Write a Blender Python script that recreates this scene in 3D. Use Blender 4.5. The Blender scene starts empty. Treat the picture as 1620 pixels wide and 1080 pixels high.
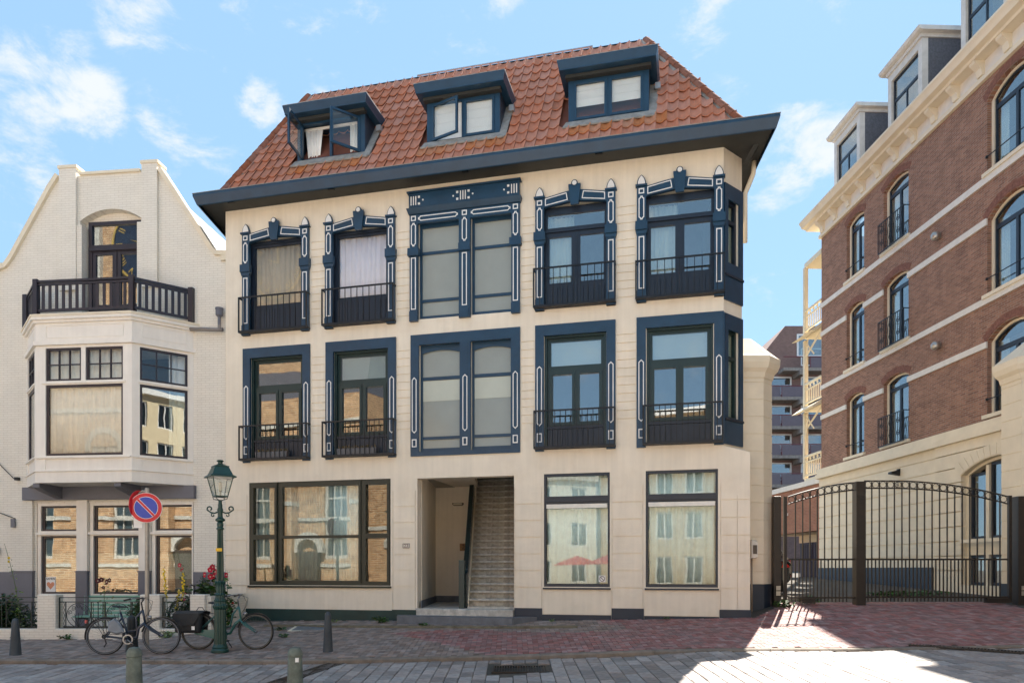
import bpy, math, random
from math import sin, cos, pi, radians as R, sqrt, atan2, hypot
random.seed(7)
sc = bpy.context.scene
COL = sc.collection

# ---------------------------------------------------------------- camera
CAMZ = 1.6
cam = bpy.data.cameras.new('camera'); co = bpy.data.objects.new('camera', cam); COL.objects.link(co)
co.location = (0, 0, CAMZ); co.rotation_euler = (R(90), 0, 0)
cam.sensor_width = 36; cam.lens = 36 * 1150 / 1620; cam.shift_y = 360 / 1620
cam.clip_start = .1; cam.clip_end = 3000
sc.camera = co

# ---------------------------------------------------------------- sun, sky, exposure
SUN_EL = 50.0; SUN_AZ = 25.0                 # azimuth measured from +Y towards +X
sun = bpy.data.lights.new('sun', 'SUN'); so = bpy.data.objects.new('sun', sun); COL.objects.link(so)
sun.energy = 3.3; sun.angle = R(.5); sun.color = (1, .93, .82)
so.rotation_euler = (R(90 - SUN_EL), 0, R(180 - SUN_AZ))
sc.view_settings.view_transform = 'Standard'; sc.view_settings.look = 'None'
sc.view_settings.gamma = 1; sc.view_settings.use_curve_mapping = False
sc.view_settings.exposure = 2.3
sc.cycles.max_bounces = 9; sc.cycles.diffuse_bounces = 5; sc.cycles.glossy_bounces = 4
sc.cycles.transparent_max_bounces = 20; sc.cycles.transmission_bounces = 4
sc.cycles.use_denoising = True; sc.cycles.caustics_reflective = False; sc.cycles.caustics_refractive = False
sc.cycles.sample_clamp_indirect = 4

W = bpy.data.worlds.new('World'); sc.world = W; W.use_nodes = True
def build_world():
    nt = W.node_tree; N = nt.nodes; L = nt.links
    for n in list(N): N.remove(n)
    out = N.new('ShaderNodeOutputWorld'); bg = N.new('ShaderNodeBackground'); L.new(bg.outputs[0], out.inputs[0])
    bg.inputs[1].default_value = SKY_STRENGTH
    sky = N.new('ShaderNodeTexSky'); sky.sky_type = 'NISHITA'; sky.sun_disc = False
    sky.sun_elevation = R(SUN_EL); sky.sun_rotation = R(SUN_AZ); sky.air_density = .8; sky.dust_density = .1; sky.ozone_density = 2.5
    tc = N.new('ShaderNodeTexCoord')
    def m(op, a, b=None, c=None):
        n = N.new('ShaderNodeMath'); n.operation = op
        for i, v in enumerate((a, b, c)):
            if v is None: continue
            if isinstance(v, (int, float)): n.inputs[i].default_value = v
            else: L.new(v, n.inputs[i])
        return n.outputs[0]
    sep = N.new('ShaderNodeSeparateXYZ'); L.new(tc.outputs['Generated'], sep.inputs[0])
    z = m('ADD', m('MAXIMUM', sep.outputs[2], 0), .22)
    comb = N.new('ShaderNodeCombineXYZ')
    L.new(m('MULTIPLY', sep.outputs[0], 1.0), comb.inputs[0]); L.new(m('MULTIPLY', sep.outputs[1], 1.0), comb.inputs[1]); L.new(m('MULTIPLY', sep.outputs[2], 1.9), comb.inputs[2])
    nz = N.new('ShaderNodeTexNoise'); L.new(comb.outputs[0], nz.inputs[0]); nz.inputs['Scale'].default_value = 11.0
    nz.inputs['Detail'].default_value = 9; nz.inputs['Roughness'].default_value = .64; nz.inputs['Distortion'].default_value = .25
    # cumulus banks: directions (unit vectors towards each bank) with an angular radius
    tot = None
    for (px, py, rr, k) in [(50, 195, .10, .20), (150, 165, .08, .25), (240, 180, .055, .23), (25, 105, .06, .2), (125, 90, .05, .15), (200, 30, .065, .27), (415, 158, .038, .24), (600, 12, .06, .22),
                            (800, 8, .055, .2), (1285, 212, .075, .26), (1245, 285, .055, .22), (1120, 20, .05, .14), (170, 290, .12, .14), (510, 150, .05, .12), (1330, 700, .1, .0)]:
        v = ((px - 810) / 1150, 1, (900 - py) / 1150); l = sqrt(sum(c * c for c in v))
        dn = N.new('ShaderNodeVectorMath'); dn.operation = 'DISTANCE'; L.new(tc.outputs['Generated'], dn.inputs[0]); dn.inputs[1].default_value = tuple(c / l for c in v)
        s = N.new('ShaderNodeMapRange'); s.interpolation_type = 'SMOOTHSTEP'; L.new(dn.outputs['Value'], s.inputs[0])
        s.inputs[1].default_value = rr; s.inputs[2].default_value = 0; s.inputs[3].default_value = 0; s.inputs[4].default_value = k
        tot = s.outputs[0] if tot is None else m('MAXIMUM', tot, s.outputs[0])
    d = m('ADD', nz.outputs[0], tot)
    cl = N.new('ShaderNodeMapRange'); cl.interpolation_type = 'SMOOTHSTEP'; L.new(d, cl.inputs[0])
    cl.inputs[1].default_value = .545; cl.inputs[2].default_value = .80; cl.inputs[3].default_value = 0; cl.inputs[4].default_value = .85
    lift = N.new('ShaderNodeHueSaturation'); L.new(sky.outputs[0], lift.inputs['Color']); lift.inputs['Saturation'].default_value = SKY_SAT
    mix = N.new('ShaderNodeMix'); mix.data_type = 'RGBA'; L.new(cl.outputs[0], mix.inputs[0]); 
    even = N.new('ShaderNodeMix'); even.data_type = 'RGBA'; even.inputs[0].default_value = .80; L.new(lift.outputs[0], even.inputs[6]); even.inputs[7].default_value = SKY_BASE
    L.new(even.outputs[2], mix.inputs[6]); mix.inputs[7].default_value = CLOUD_COL
    L.new(mix.outputs[2], bg.inputs[0])
SKY_STRENGTH = .074; SKY_SAT = 1.0; CLOUD_COL = (2.75, 2.8, 2.85, 1); SKY_BASE = (1.12, 1.86, 2.62, 1)
build_world()

# ================================================================ materials
MATS = {}
def mat(name, color, rough=.6, metal=0.0, noise=.12, nscale=4.0, bump=0.0, bscale=60.0, coat=0.0, spec=.5, streak=0.0, rnd=0.0, stain=None):
    if name in MATS: return MATS[name]
    m = bpy.data.materials.new(name); m.use_nodes = True; nt = m.node_tree; N = nt.nodes; L = nt.links
    b = N['Principled BSDF']; b.inputs['Roughness'].default_value = rough; b.inputs['Metallic'].default_value = metal
    b.inputs['Specular IOR Level'].default_value = spec; b.inputs['Coat Weight'].default_value = coat
    tc = N.new('ShaderNodeTexCoord')
    last = None
    rgb = N.new('ShaderNodeRGB'); rgb.outputs[0].default_value = (*color, 1); last = rgb.outputs[0]
    def mul(colsock, facsock, lo, hi):
        mr = N.new('ShaderNodeMapRange'); L.new(facsock, mr.inputs[0]); mr.inputs[1].default_value = .3; mr.inputs[2].default_value = .7
        mr.inputs[3].default_value = lo; mr.inputs[4].default_value = hi
        vm = N.new('ShaderNodeVectorMath'); vm.operation = 'SCALE'; L.new(colsock, vm.inputs[0]); L.new(mr.outputs[0], vm.inputs['Scale']); return vm.outputs[0]
    if noise:
        n = N.new('ShaderNodeTexNoise'); L.new(tc.outputs['Object'], n.inputs[0]); n.inputs['Scale'].default_value = nscale; n.inputs['Detail'].default_value = 8; n.inputs['Roughness'].default_value = .62
        last = mul(last, n.outputs[0], 1 - noise, 1 + noise)
    if streak:
        mp = N.new('ShaderNodeMapping'); L.new(tc.outputs['Object'], mp.inputs[0]); mp.inputs['Scale'].default_value = (5, 5, .35)
        n = N.new('ShaderNodeTexNoise'); L.new(mp.outputs[0], n.inputs[0]); n.inputs['Scale'].default_value = 1.6; n.inputs['Detail'].default_value = 6
        last = mul(last, n.outputs[0], 1 - streak, 1 + streak * .5)
    if stain:
        n = N.new('ShaderNodeTexNoise'); L.new(tc.outputs['Object'], n.inputs[0]); n.inputs['Scale'].default_value = 1.1; n.inputs['Detail'].default_value = 10; n.inputs['Roughness'].default_value = .7
        mr = N.new('ShaderNodeMapRange'); L.new(n.outputs[0], mr.inputs[0]); mr.inputs[1].default_value = .52; mr.inputs[2].default_value = .78; mr.inputs[4].default_value = stain[3]
        mx = N.new('ShaderNodeMix'); mx.data_type = 'RGBA'; L.new(mr.outputs[0], mx.inputs[0]); L.new(last, mx.inputs[6]); mx.inputs[7].default_value = (*stain[:3], 1); last = mx.outputs[2]
    if rnd:
        oi = N.new('ShaderNodeObjectInfo'); ge = N.new('ShaderNodeNewGeometry')
        a = N.new('ShaderNodeMath'); a.operation = 'ADD'; L.new(oi.outputs['Random'], a.inputs[0]); L.new(ge.outputs['Random Per Island'], a.inputs[1])
        f = N.new('ShaderNodeMath'); f.operation = 'FRACT'; L.new(a.outputs[0], f.inputs[0])
        mr = N.new('ShaderNodeMapRange'); L.new(f.outputs[0], mr.inputs[0]); mr.inputs[3].default_value = 1 - rnd; mr.inputs[4].default_value = 1 + rnd
        vm = N.new('ShaderNodeVectorMath'); vm.operation = 'SCALE'; L.new(last, vm.inputs[0]); L.new(mr.outputs[0], vm.inputs['Scale']); last = vm.outputs[0]
        wn = N.new('ShaderNodeTexWhiteNoise'); wn.noise_dimensions = '1D'; L.new(f.outputs[0], wn.inputs['W'])
        hs = N.new('ShaderNodeHueSaturation'); L.new(last, hs.inputs['Color'])
        mr2 = N.new('ShaderNodeMapRange'); L.new(wn.outputs[0], mr2.inputs[0]); mr2.inputs[3].default_value = 1 - rnd * 1.2; mr2.inputs[4].default_value = 1 + rnd * 1.2
        L.new(mr2.outputs[0], hs.inputs['Saturation']); last = hs.outputs[0]
    L.new(last, b.inputs['Base Color'])
    if bump:
        n = N.new('ShaderNodeTexNoise'); L.new(tc.outputs['Object'], n.inputs[0]); n.inputs['Scale'].default_value = bscale; n.inputs['Detail'].default_value = 5
        bp = N.new('ShaderNodeBump'); L.new(n.outputs[0], bp.inputs['Height']); bp.inputs['Strength'].default_value = bump; bp.inputs['Distance'].default_value = .02
        L.new(bp.outputs[0], b.inputs['Normal'])
    MATS[name] = m; return m

def brick_mat(name, c1, c2, mortar, bw=.22, bh=.062, ms=.008, rough=.85, bump=.5, noise=.15):
    m = bpy.data.materials.new(name); m.use_nodes = True; nt = m.node_tree; N = nt.nodes; L = nt.links
    b = N['Principled BSDF']; b.inputs['Roughness'].default_value = rough; b.inputs['Specular IOR Level'].default_value = .25
    tc = N.new('ShaderNodeTexCoord'); sp = N.new('ShaderNodeSeparateXYZ'); L.new(tc.outputs['Object'], sp.inputs[0])
    ad = N.new('ShaderNodeMath'); ad.operation = 'ADD'; L.new(sp.outputs[0], ad.inputs[0]); L.new(sp.outputs[1], ad.inputs[1])
    cb = N.new('ShaderNodeCombineXYZ'); L.new(ad.outputs[0], cb.inputs[0]); L.new(sp.outputs[2], cb.inputs[1])
    br = N.new('ShaderNodeTexBrick'); L.new(cb.outputs[0], br.inputs[0]); br.inputs['Color1'].default_value = (*c1, 1); br.inputs['Color2'].default_value = (*c2, 1); br.inputs['Mortar'].default_value = (*mortar, 1)
    br.inputs['Scale'].default_value = 1; br.inputs['Mortar Size'].default_value = ms; br.inputs['Brick Width'].default_value = bw; br.inputs['Row Height'].default_value = bh; br.inputs['Bias'].default_value = -.1
    br.inputs['Mortar Smooth'].default_value = .3
    n = N.new('ShaderNodeTexNoise'); L.new(tc.outputs['Object'], n.inputs[0]); n.inputs['Scale'].default_value = 2.3; n.inputs['Detail'].default_value = 9; n.inputs['Roughness'].default_value = .7
    mr = N.new('ShaderNodeMapRange'); L.new(n.outputs[0], mr.inputs[0]); mr.inputs[1].default_value = .3; mr.inputs[2].default_value = .7; mr.inputs[3].default_value = 1 - noise; mr.inputs[4].default_value = 1 + noise
    vm = N.new('ShaderNodeVectorMath'); vm.operation = 'SCALE'; L.new(br.outputs['Color'], vm.inputs[0]); L.new(mr.outputs[0], vm.inputs['Scale'])
    L.new(vm.outputs[0], b.inputs['Base Color'])
    n2 = N.new('ShaderNodeTexNoise'); L.new(tc.outputs['Object'], n2.inputs[0]); n2.inputs['Scale'].default_value = 25; n2.inputs['Detail'].default_value = 6
    ms_ = N.new('ShaderNodeMath'); ms_.operation = 'MULTIPLY_ADD'; L.new(n2.outputs[0], ms_.inputs[0]); ms_.inputs[1].default_value = .8
    iv = N.new('ShaderNodeMath'); iv.operation = 'SUBTRACT'; iv.inputs[0].default_value = 1; L.new(br.outputs['Fac'], iv.inputs[1]); L.new(iv.outputs[0], ms_.inputs[2])
    bp = N.new('ShaderNodeBump'); L.new(ms_.outputs[0], bp.inputs['Height']); bp.inputs['Strength'].default_value = bump; bp.inputs['Distance'].default_value = .012
    L.new(bp.outputs[0], b.inputs['Normal']); MATS[name] = m; return m

def glass_mat(name, fac=.2, tint=(.86, .92, .9), rough=.0):
    m = bpy.data.materials.new(name); m.use_nodes = True; nt = m.node_tree; N = nt.nodes; L = nt.links
    N.remove(N['Principled BSDF']); out = N['Material Output']
    g = N.new('ShaderNodeBsdfGlossy'); g.inputs['Roughness'].default_value = rough
    t = N.new('ShaderNodeBsdfTransparent'); t.inputs[0].default_value = (*tint, 1)
    fr = N.new('ShaderNodeLayerWeight'); fr.inputs['Blend'].default_value = .5      # facing = 1 - cos: Schlick's curve, the same from both sides of the pane
    pw = N.new('ShaderNodeMath'); pw.operation = 'POWER'; L.new(fr.outputs['Facing'], pw.inputs[0]); pw.inputs[1].default_value = 4
    ad = N.new('ShaderNodeMath'); ad.operation = 'MULTIPLY_ADD'; ad.use_clamp = True; L.new(pw.outputs[0], ad.inputs[0]); ad.inputs[1].default_value = .8; ad.inputs[2].default_value = fac + .04
    tc = N.new('ShaderNodeTexCoord'); n = N.new('ShaderNodeTexNoise'); L.new(tc.outputs['Object'], n.inputs[0]); n.inputs['Scale'].default_value = 1.7; n.inputs['Detail'].default_value = 1
    bp = N.new('ShaderNodeBump'); L.new(n.outputs[0], bp.inputs['Height']); bp.inputs['Strength'].default_value = .035; bp.inputs['Distance'].default_value = .02; L.new(bp.outputs[0], g.inputs['Normal'])
    mx = N.new('ShaderNodeMixShader'); L.new(ad.outputs[0], mx.inputs[0]); L.new(t.outputs[0], mx.inputs[1]); L.new(g.outputs[0], mx.inputs[2]); L.new(mx.outputs[0], out.inputs[0])
    MATS[name] = m; return m

STUC = mat('cream_stucco', (.81, .725, .60), .85, noise=.06, nscale=1.2, bump=.14, bscale=90, streak=.06, spec=.25, stain=(.62, .50, .35, .42))
STUCS = mat('cream_stone', (.76, .675, .53), .8, noise=.07, nscale=2, bump=.1, bscale=70, spec=.25)
NAVY = mat('navy_paint', (.011, .044, .088), .38, noise=.2, nscale=3, bump=.03, spec=.5)
NAVYD = mat('dark_navy_paint', (.010, .018, .034), .42, noise=.15, nscale=3)
GREEND = mat('dark_green_paint', (.010, .030, .030), .38, noise=.15, nscale=3)
OLIVE = mat('olive_black_paint', (.018, .024, .016), .4, noise=.2, nscale=3)
WTRIM = mat('white_trim_paint', (.80, .79, .78), .5, noise=.05)
PLINTHG = mat('green_plinth_paint', (.012, .040, .036), .5, noise=.25, nscale=2, bump=.15)
PLINTHB = mat('blue_black_plinth_paint', (.016, .026, .045), .5, noise=.2, nscale=2, bump=.15)
SOFF = mat('soffit_paint', (.035, .036, .033), .6, noise=.25, nscale=2)
TILE = mat('clay_tile', (.54, .24, .16), .92, noise=.12, nscale=5, bump=.2, bscale=40, rnd=.08, stain=(.17, .12, .085, .4), spec=.1)
TILEO = mat('orange_clay_tile', (.52, .215, .105), .75, noise=.2, nscale=6, bump=.2, bscale=40, rnd=.10, spec=.3)
LEAD = mat('lead_sheet', (.30, .29, .27), .7, noise=.3, nscale=7, bump=.3, bscale=20)
CURT = mat('white_curtain', (.88, .87, .85), .9, noise=.04)
BLIND = mat('white_blind', (.80, .80, .80), .8, noise=.03)
GREYC = mat('grey_curtain', (.40, .40, .41), .9, noise=.06)
ROOM = mat('room_plaster', (.40, .36, .30), .9, noise=.1)
WOODF = mat('floor_board', (.16, .10, .06), .6, noise=.2)
IRON = mat('black_iron', (.012, .014, .017), .45, noise=.2, metal=.3)
ZINC = mat('zinc', (.42, .43, .44), .5, metal=.7, noise=.2)
WBRICK = brick_mat('white_painted_brick', (.78, .735, .655), (.75, .705, .625), (.66, .61, .53), bump=.3, noise=.05)
RBRICK = brick_mat('red_brown_brick', (.34, .172, .115), (.20, .094, .068), (.31, .24, .19), ms=.010, bump=.5, noise=.22)
RBRICK2 = brick_mat('garage_brick', (.36, .155, .095), (.27, .115, .075), (.30, .22, .17), bump=.4)
DBRICK = brick_mat('dark_far_brick', (.25, .15, .13), (.20, .12, .105), (.2, .16, .15), bump=.2)
YBRICK = brick_mat('yellow_brick', (.64, .46, .27), (.56, .38, .21), (.58, .48, .36), bump=.3)
CBRICK = brick_mat('church_brick', (.46, .27, .14), (.30, .16, .085), (.52, .42, .30), bw=.5, bh=.14, ms=.02, bump=.4, noise=.4)
BAYW = mat('bay_white_paint', (.82, .77, .70), .5, noise=.05, nscale=2, streak=.05)
GREYP = mat('grey_blue_paint', (.13, .135, .165), .5, noise=.08, nscale=2)
AUB = mat('aubergine_paint', (.022, .018, .028), .35, noise=.12)
SLATE = mat('slate', (.06, .06, .075), .6, noise=.3, nscale=8, bump=.3, bscale=15)
GLASS = glass_mat('window_glass', .02)
GLASSC = glass_mat('clear_window_glass', .015, (.97, .98, .97))
GLASSM = glass_mat('half_mirror_glass', .09)
GLASSH = glass_mat('mirror_bright_glass', .20)
FROST = mat('frosted_glass', (.30, .32, .29), .22, noise=.05, nscale=2, bump=.02, bscale=300, coat=.3)
FROSTL = mat('frosted_glass_lit_blind', (.50, .52, .44), .25, noise=.05, nscale=2, coat=.3)
LGLASS = glass_mat('lantern_glass', .06, (.93, .95, .93))
STONE = mat('worn_white_stone', (.47, .45, .41), .7, noise=.35, nscale=7, bump=.3, bscale=30, stain=(.16, .13, .10, .8))
BLUEST = mat('bluestone', (.13, .14, .16), .6, noise=.25, nscale=5, bump=.15, bscale=50)

# ================================================================ mesh helpers
class MB:
    def __init__(s): s.v = []; s.f = []
    def add(s, v, f):
        o = len(s.v); s.v += [tuple(p) for p in v]; s.f += [tuple(i + o for i in q) for q in f]; return s
    def box(s, x0, x1, y0, y1, z0, z1):
        return s.add([(x0, y0, z0), (x1, y0, z0), (x1, y1, z0), (x0, y1, z0), (x0, y0, z1), (x1, y0, z1), (x1, y1, z1), (x0, y1, z1)],
                     [(0, 3, 2, 1), (4, 5, 6, 7), (0, 1, 5, 4), (1, 2, 6, 5), (2, 3, 7, 6), (3, 0, 4, 7)])
    def prism_xz(s, poly, y0, y1):          # polygon in x,z extruded along y
        n = len(poly)
        return s.add([(x, y0, z) for x, z in poly] + [(x, y1, z) for x, z in poly],
                     [tuple(range(n))[::1], tuple(range(2 * n - 1, n - 1, -1))] + [((i + 1) % n, i, i + n, (i + 1) % n + n) for i in range(n)])
    def prism_xy(s, poly, z0, z1):
        n = len(poly)
        return s.add([(x, y, z0) for x, y in poly] + [(x, y, z1) for x, y in poly],
                     [tuple(range(n - 1, -1, -1)), tuple(range(n, 2 * n))] + [(i, (i + 1) % n, (i + 1) % n + n, i + n) for i in range(n)])
    def loft(s, rings, caps=True):          # rings: equal length closed loops of 3D points
        n = len(rings[0]); o = []
        v = [p for r in rings for p in r]; f = []
        for k in range(len(rings) - 1):
            for i in range(n):
                j = (i + 1) % n; f.append((k * n + i, k * n + j, (k + 1) * n + j, (k + 1) * n + i))
        if caps: f.append(tuple(range(n - 1, -1, -1))); f.append(tuple((len(rings) - 1) * n + i for i in range(n)))
        return s.add(v, f)
    def lathe(s, prof, n=20, c=(0, 0, 0), flute=0.0):
        rings = []
        for r, z in prof: rings.append([(c[0] + r * (1 - (flute if i % 2 else 0)) * cos(2 * pi * i / n), c[1] + r * (1 - (flute if i % 2 else 0)) * sin(2 * pi * i / n), c[2] + z) for i in range(n)])
        return s.loft(rings)
    def tube(s, pts, r, n=6, closed=False):
        pts = [tuple(p) for p in pts]; rings = []; m = len(pts); up0 = None
        for i, p in enumerate(pts):
            a = pts[i - 1] if (i > 0 or closed) else p; b = pts[(i + 1) % m] if (i < m - 1 or closed) else p
            d = [b[k] - a[k] for k in range(3)]; l = sqrt(sum(c * c for c in d)) or 1; d = [c / l for c in d]
            ref = (0, 0, 1) if abs(d[2]) < .9 else (0, 1, 0)
            if up0 is not None:
                dt = sum(up0[k] * d[k] for k in range(3)); u = [up0[k] - dt * d[k] for k in range(3)]
                if sum(c * c for c in u) < 1e-6: u = None
            else: u = None
            if u is None:
                dt = sum(ref[k] * d[k] for k in range(3)); u = [ref[k] - dt * d[k] for k in range(3)]
            l = sqrt(sum(c * c for c in u)); u = [c / l for c in u]; up0 = u
            w = [d[1] * u[2] - d[2] * u[1], d[2] * u[0] - d[0] * u[2], d[0] * u[1] - d[1] * u[0]]
            rr = r[i] if isinstance(r, (list, tuple)) else r
            rings.append([tuple(p[k] + rr * (cos(2 * pi * j / n) * u[k] + sin(2 * pi * j / n) * w[k]) for k in range(3)) for j in range(n)])
        if closed: rings.append(rings[0]); return s.loft(rings, False)
        return s.loft(rings)
    def strip(s, outer, inner, y0, y1, closed=True):   # frame between two x,z polylines, extruded y0..y1
        n = len(outer); v = []
        for (p, q) in zip(outer, inner): v += [(p[0], y0, p[1]), (q[0], y0, q[1]), (q[0], y1, q[1]), (p[0], y1, p[1])]
        f = []
        for i in range(n if closed else n - 1):
            a = i * 4; b = ((i + 1) % n) * 4
            f += [(a, b, b + 1, a + 1), (a + 1, b + 1, b + 2, a + 2), (a + 2, b + 2, b + 3, a + 3), (a + 3, b + 3, b, a)]
        if not closed: f += [(0, 1, 2, 3), (4 * n - 1, 4 * n - 2, 4 * n - 3, 4 * n - 4)]
        return s.add(v, f)
    def build(s, name, m, parent=None, smooth=False, kind=None, loc=None, rotz=0, label=None):
        me = bpy.data.meshes.new(name); me.from_pydata(s.v, [], s.f); me.materials.append(m)
        if smooth: me.polygons.foreach_set('use_smooth', [True] * len(me.polygons))
        me.update()
        o = bpy.data.objects.new(name, me); COL.objects.link(o)
        if parent: o.parent = parent
        if loc: o.location = loc
        if rotz: o.rotation_euler = (0, 0, rotz)
        if kind: o['kind'] = kind
        if label: o['label'] = label
        return o
def fixn(o):
    import bmesh
    bm = bmesh.new(); bm.from_mesh(o.data); bmesh.ops.recalc_face_normals(bm, faces=bm.faces); bm.to_mesh(o.data); bm.free(); return o
def smooth_angle(o, ang=40):
    o.data.polygons.foreach_set('use_smooth', [True] * len(o.data.polygons)); o.data.set_sharp_from_angle(angle=R(ang)); return o
def bevel(o, w=.01, seg=2):
    b = o.modifiers.new('bevel', 'BEVEL'); b.width = w; b.segments = seg; b.limit_method = 'ANGLE'; b.angle_limit = R(40); return o
def tag(o, label, cat, group=None, kind=None):
    o['label'] = label
    if cat: o['category'] = cat
    if group: o['group'] = group
    if kind: o['kind'] = kind
    return o
def empty(name, loc=(0, 0, 0), rotz=0, label=None, cat=None, group=None, kind=None):
    o = bpy.data.objects.new(name, None); COL.objects.link(o); o.location = loc; o.rotation_euler = (0, 0, rotz); o.empty_display_size = .2
    if label: tag(o, label, cat, group, kind)
    return o
def inst(o, parent, loc, rot=(0, 0, 0), scale=None, name=None):
    c = o.copy(); COL.objects.link(c); c.parent = parent; c.location = loc; c.rotation_euler = rot
    if scale: c.scale = scale
    return c
def reuse(name, me, parent, loc=(0, 0, 0), rot=(0, 0, 0)):
    o = bpy.data.objects.new(name, me); COL.objects.link(o); o.parent = parent; o.location = loc; o.rotation_euler = rot; return o

def relief(xs, zs, cell, back):
    """one connected slab: cell(x,z) gives the y of the front face there, or None for a hole"""
    xs = sorted(set(round(x, 4) for x in xs)); zs = sorted(set(round(z, 4) for z in zs))
    nx, nz = len(xs) - 1, len(zs) - 1
    D = [[cell((xs[i] + xs[i + 1]) / 2, (zs[j] + zs[j + 1]) / 2) for j in range(nz)] for i in range(nx)]
    mb = MB(); idx = {}
    def V(i, j, y):
        k = (i, j, round(y, 4))
        if k not in idx: idx[k] = len(mb.v); mb.v.append((xs[i], y, zs[j]))
        return idx[k]
    F = mb.f
    for i in range(nx):
        for j in range(nz):
            d = D[i][j]
            if d is None: continue
            F.append((V(i, j, d), V(i + 1, j, d), V(i + 1, j + 1, d), V(i, j + 1, d)))
            F.append((V(i, j, back), V(i, j + 1, back), V(i + 1, j + 1, back), V(i + 1, j, back)))
            for (di, dj, a, b) in ((-1, 0, (i, j), (i, j + 1)), (1, 0, (i + 1, j + 1), (i + 1, j)), (0, -1, (i + 1, j), (i, j)), (0, 1, (i, j + 1), (i + 1, j + 1))):
                ii, jj = i + di, j + dj
                e = D[ii][jj] if 0 <= ii < nx and 0 <= jj < nz else None
                e = back if e is None else e
                if e > d + 1e-5: F.append((V(*a, d), V(*b, d), V(*b, e), V(*a, e)))
    return mb
def inr(x, z, r): return r[0] < x < r[1] and r[2] < z < r[3]
def slab(x0, x1, z0, z1, holes, y0, y1, grooves=(), gd=.015, zones=()):
    """flat wall or frame with rectangular holes, thin grooves and zones (rect, y) of other depth"""
    xs = [x0, x1] + [v for h in list(holes) + list(grooves) + [q[0] for q in zones] for v in h[:2]]
    zs = [z0, z1] + [v for h in list(holes) + list(grooves) + [q[0] for q in zones] for v in h[2:]]
    xs = [min(max(v, x0), x1) for v in xs]; zs = [min(max(v, z0), z1) for v in zs]
    def cell(x, z):
        for h in holes:
            if inr(x, z, h): return None
        for g in grooves:
            if inr(x, z, g): return y0 + gd
        for r, y in zones:
            if inr(x, z, r): return y
        return y0
    return relief(xs, zs, cell, y1)
def rect(x0, x1, z0, z1): return [(x0, z0), (x1, z0), (x1, z1), (x0, z1)]
def inset(poly, t):
    n = len(poly); out = []
    A = sum(poly[i][0] * poly[(i + 1) % n][1] - poly[(i + 1) % n][0] * poly[i][1] for i in range(n)); sg = 1 if A > 0 else -1
    for i in range(n):
        p0, p1, p2 = poly[i - 1], poly[i], poly[(i + 1) % n]
        d1 = (p1[0] - p0[0], p1[1] - p0[1]); l1 = hypot(*d1); d2 = (p2[0] - p1[0], p2[1] - p1[1]); l2 = hypot(*d2)
        n1 = (-d1[1] / l1 * sg, d1[0] / l1 * sg); n2 = (-d2[1] / l2 * sg, d2[0] / l2 * sg)
        b = (n1[0] + n2[0], n1[1] + n2[1]); k = t * 2 / max(b[0] ** 2 + b[1] ** 2, .3)
        out.append((p1[0] + b[0] * k / 1, p1[1] + b[1] * k / 1))
    return out
def trim_ring(poly, t, y0, y1, m, parent, name='white_trim'):
    return MB().strip(poly, inset(poly, t), y0, y1).build(name, m, parent)
def pane(parent, x0, x1, z0, z1, y, m=None, name='pane'):
    return MB().box(x0, x1, y, y + .006, z0, z1).build(name, m or GLASS, parent)
def curtain(parent, x0, x1, z0, z1, y, m=None, amp=.022, wl=.13, name='curtain', seed=0, gather=0):
    n = max(8, int((x1 - x0) / wl * 8)); v = []; f = []; rr = random.Random(seed + int(x0 * 100))
    ph = rr.random() * 6
    rows = [z0, (z0 + z1) / 2, z1]
    for k, z in enumerate(rows):
        for i in range(n + 1):
            t = i / n; x = x0 + (x1 - x0) * t
            w = 2 * pi * (x1 - x0) / wl * t + ph + 1.3 * sin(t * 9 + ph)
            v.append((x + gather * (k - 1) * (t - .5), y + amp * sin(w) * (1.0 if k < 2 else .7) + .008 * sin(w * 2.3), z))
    for k in range(2):
        for i in range(n): a = k * (n + 1) + i; f.append((a, a + 1, a + n + 2, a + n + 1))
    mb = MB(); mb.add(v, f); o = mb.build(name, m or CURT, parent, smooth=True)
    s = o.modifiers.new('thickness', 'SOLIDIFY'); s.thickness = .004
    return o
def arc_top(x0, x1, zs, rise, n=10):
    """points of a segmental arch from (x1,zs) over to (x0,zs)"""
    hw = (x1 - x0) / 2; rad = (hw * hw + rise * rise) / (2 * rise); cz = zs + rise - rad; cx_ = (x0 + x1) / 2; a0 = math.asin(min(1, hw / rad))
    if rise > hw: a0 = pi - a0
    return [(cx_ + rad * sin(a0 - 2 * a0 * i / n), cz + rad * cos(a0 - 2 * a0 * i / n)) for i in range(n + 1)]
def text_mesh(body, size, m, parent, loc, rot=(pi / 2, 0, 0), ext=.002, name='lettering', align='CENTER'):
    cu = bpy.data.curves.new(name, 'FONT'); cu.body = body; cu.size = size; cu.extrude = ext; cu.align_x = align; cu.align_y = 'CENTER'; cu.resolution_u = 3
    t = bpy.data.objects.new(name + '_src', cu); COL.objects.link(t)
    bpy.context.view_layer.update()
    me = bpy.data.meshes.new_from_object(t.evaluated_get(bpy.context.evaluated_depsgraph_get()))
    COL.objects.unlink(t); bpy.data.objects.remove(t); bpy.data.curves.remove(cu)
    me.materials.clear(); me.materials.append(m); me.name = name
    o = bpy.data.objects.new(name, me); COL.objects.link(o); o.parent = parent; o.location = loc; o.rotation_euler = rot; o['kind'] = 'stuff' if False else ''
    del o['kind']; return o
def interp(x, xs, ys):
    if x <= xs[0]: return ys[0]
    for i in range(len(xs) - 1):
        if x <= xs[i + 1]: return ys[i] + (ys[i + 1] - ys[i]) * (x - xs[i]) / (xs[i + 1] - xs[i])
    return ys[-1]

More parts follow.
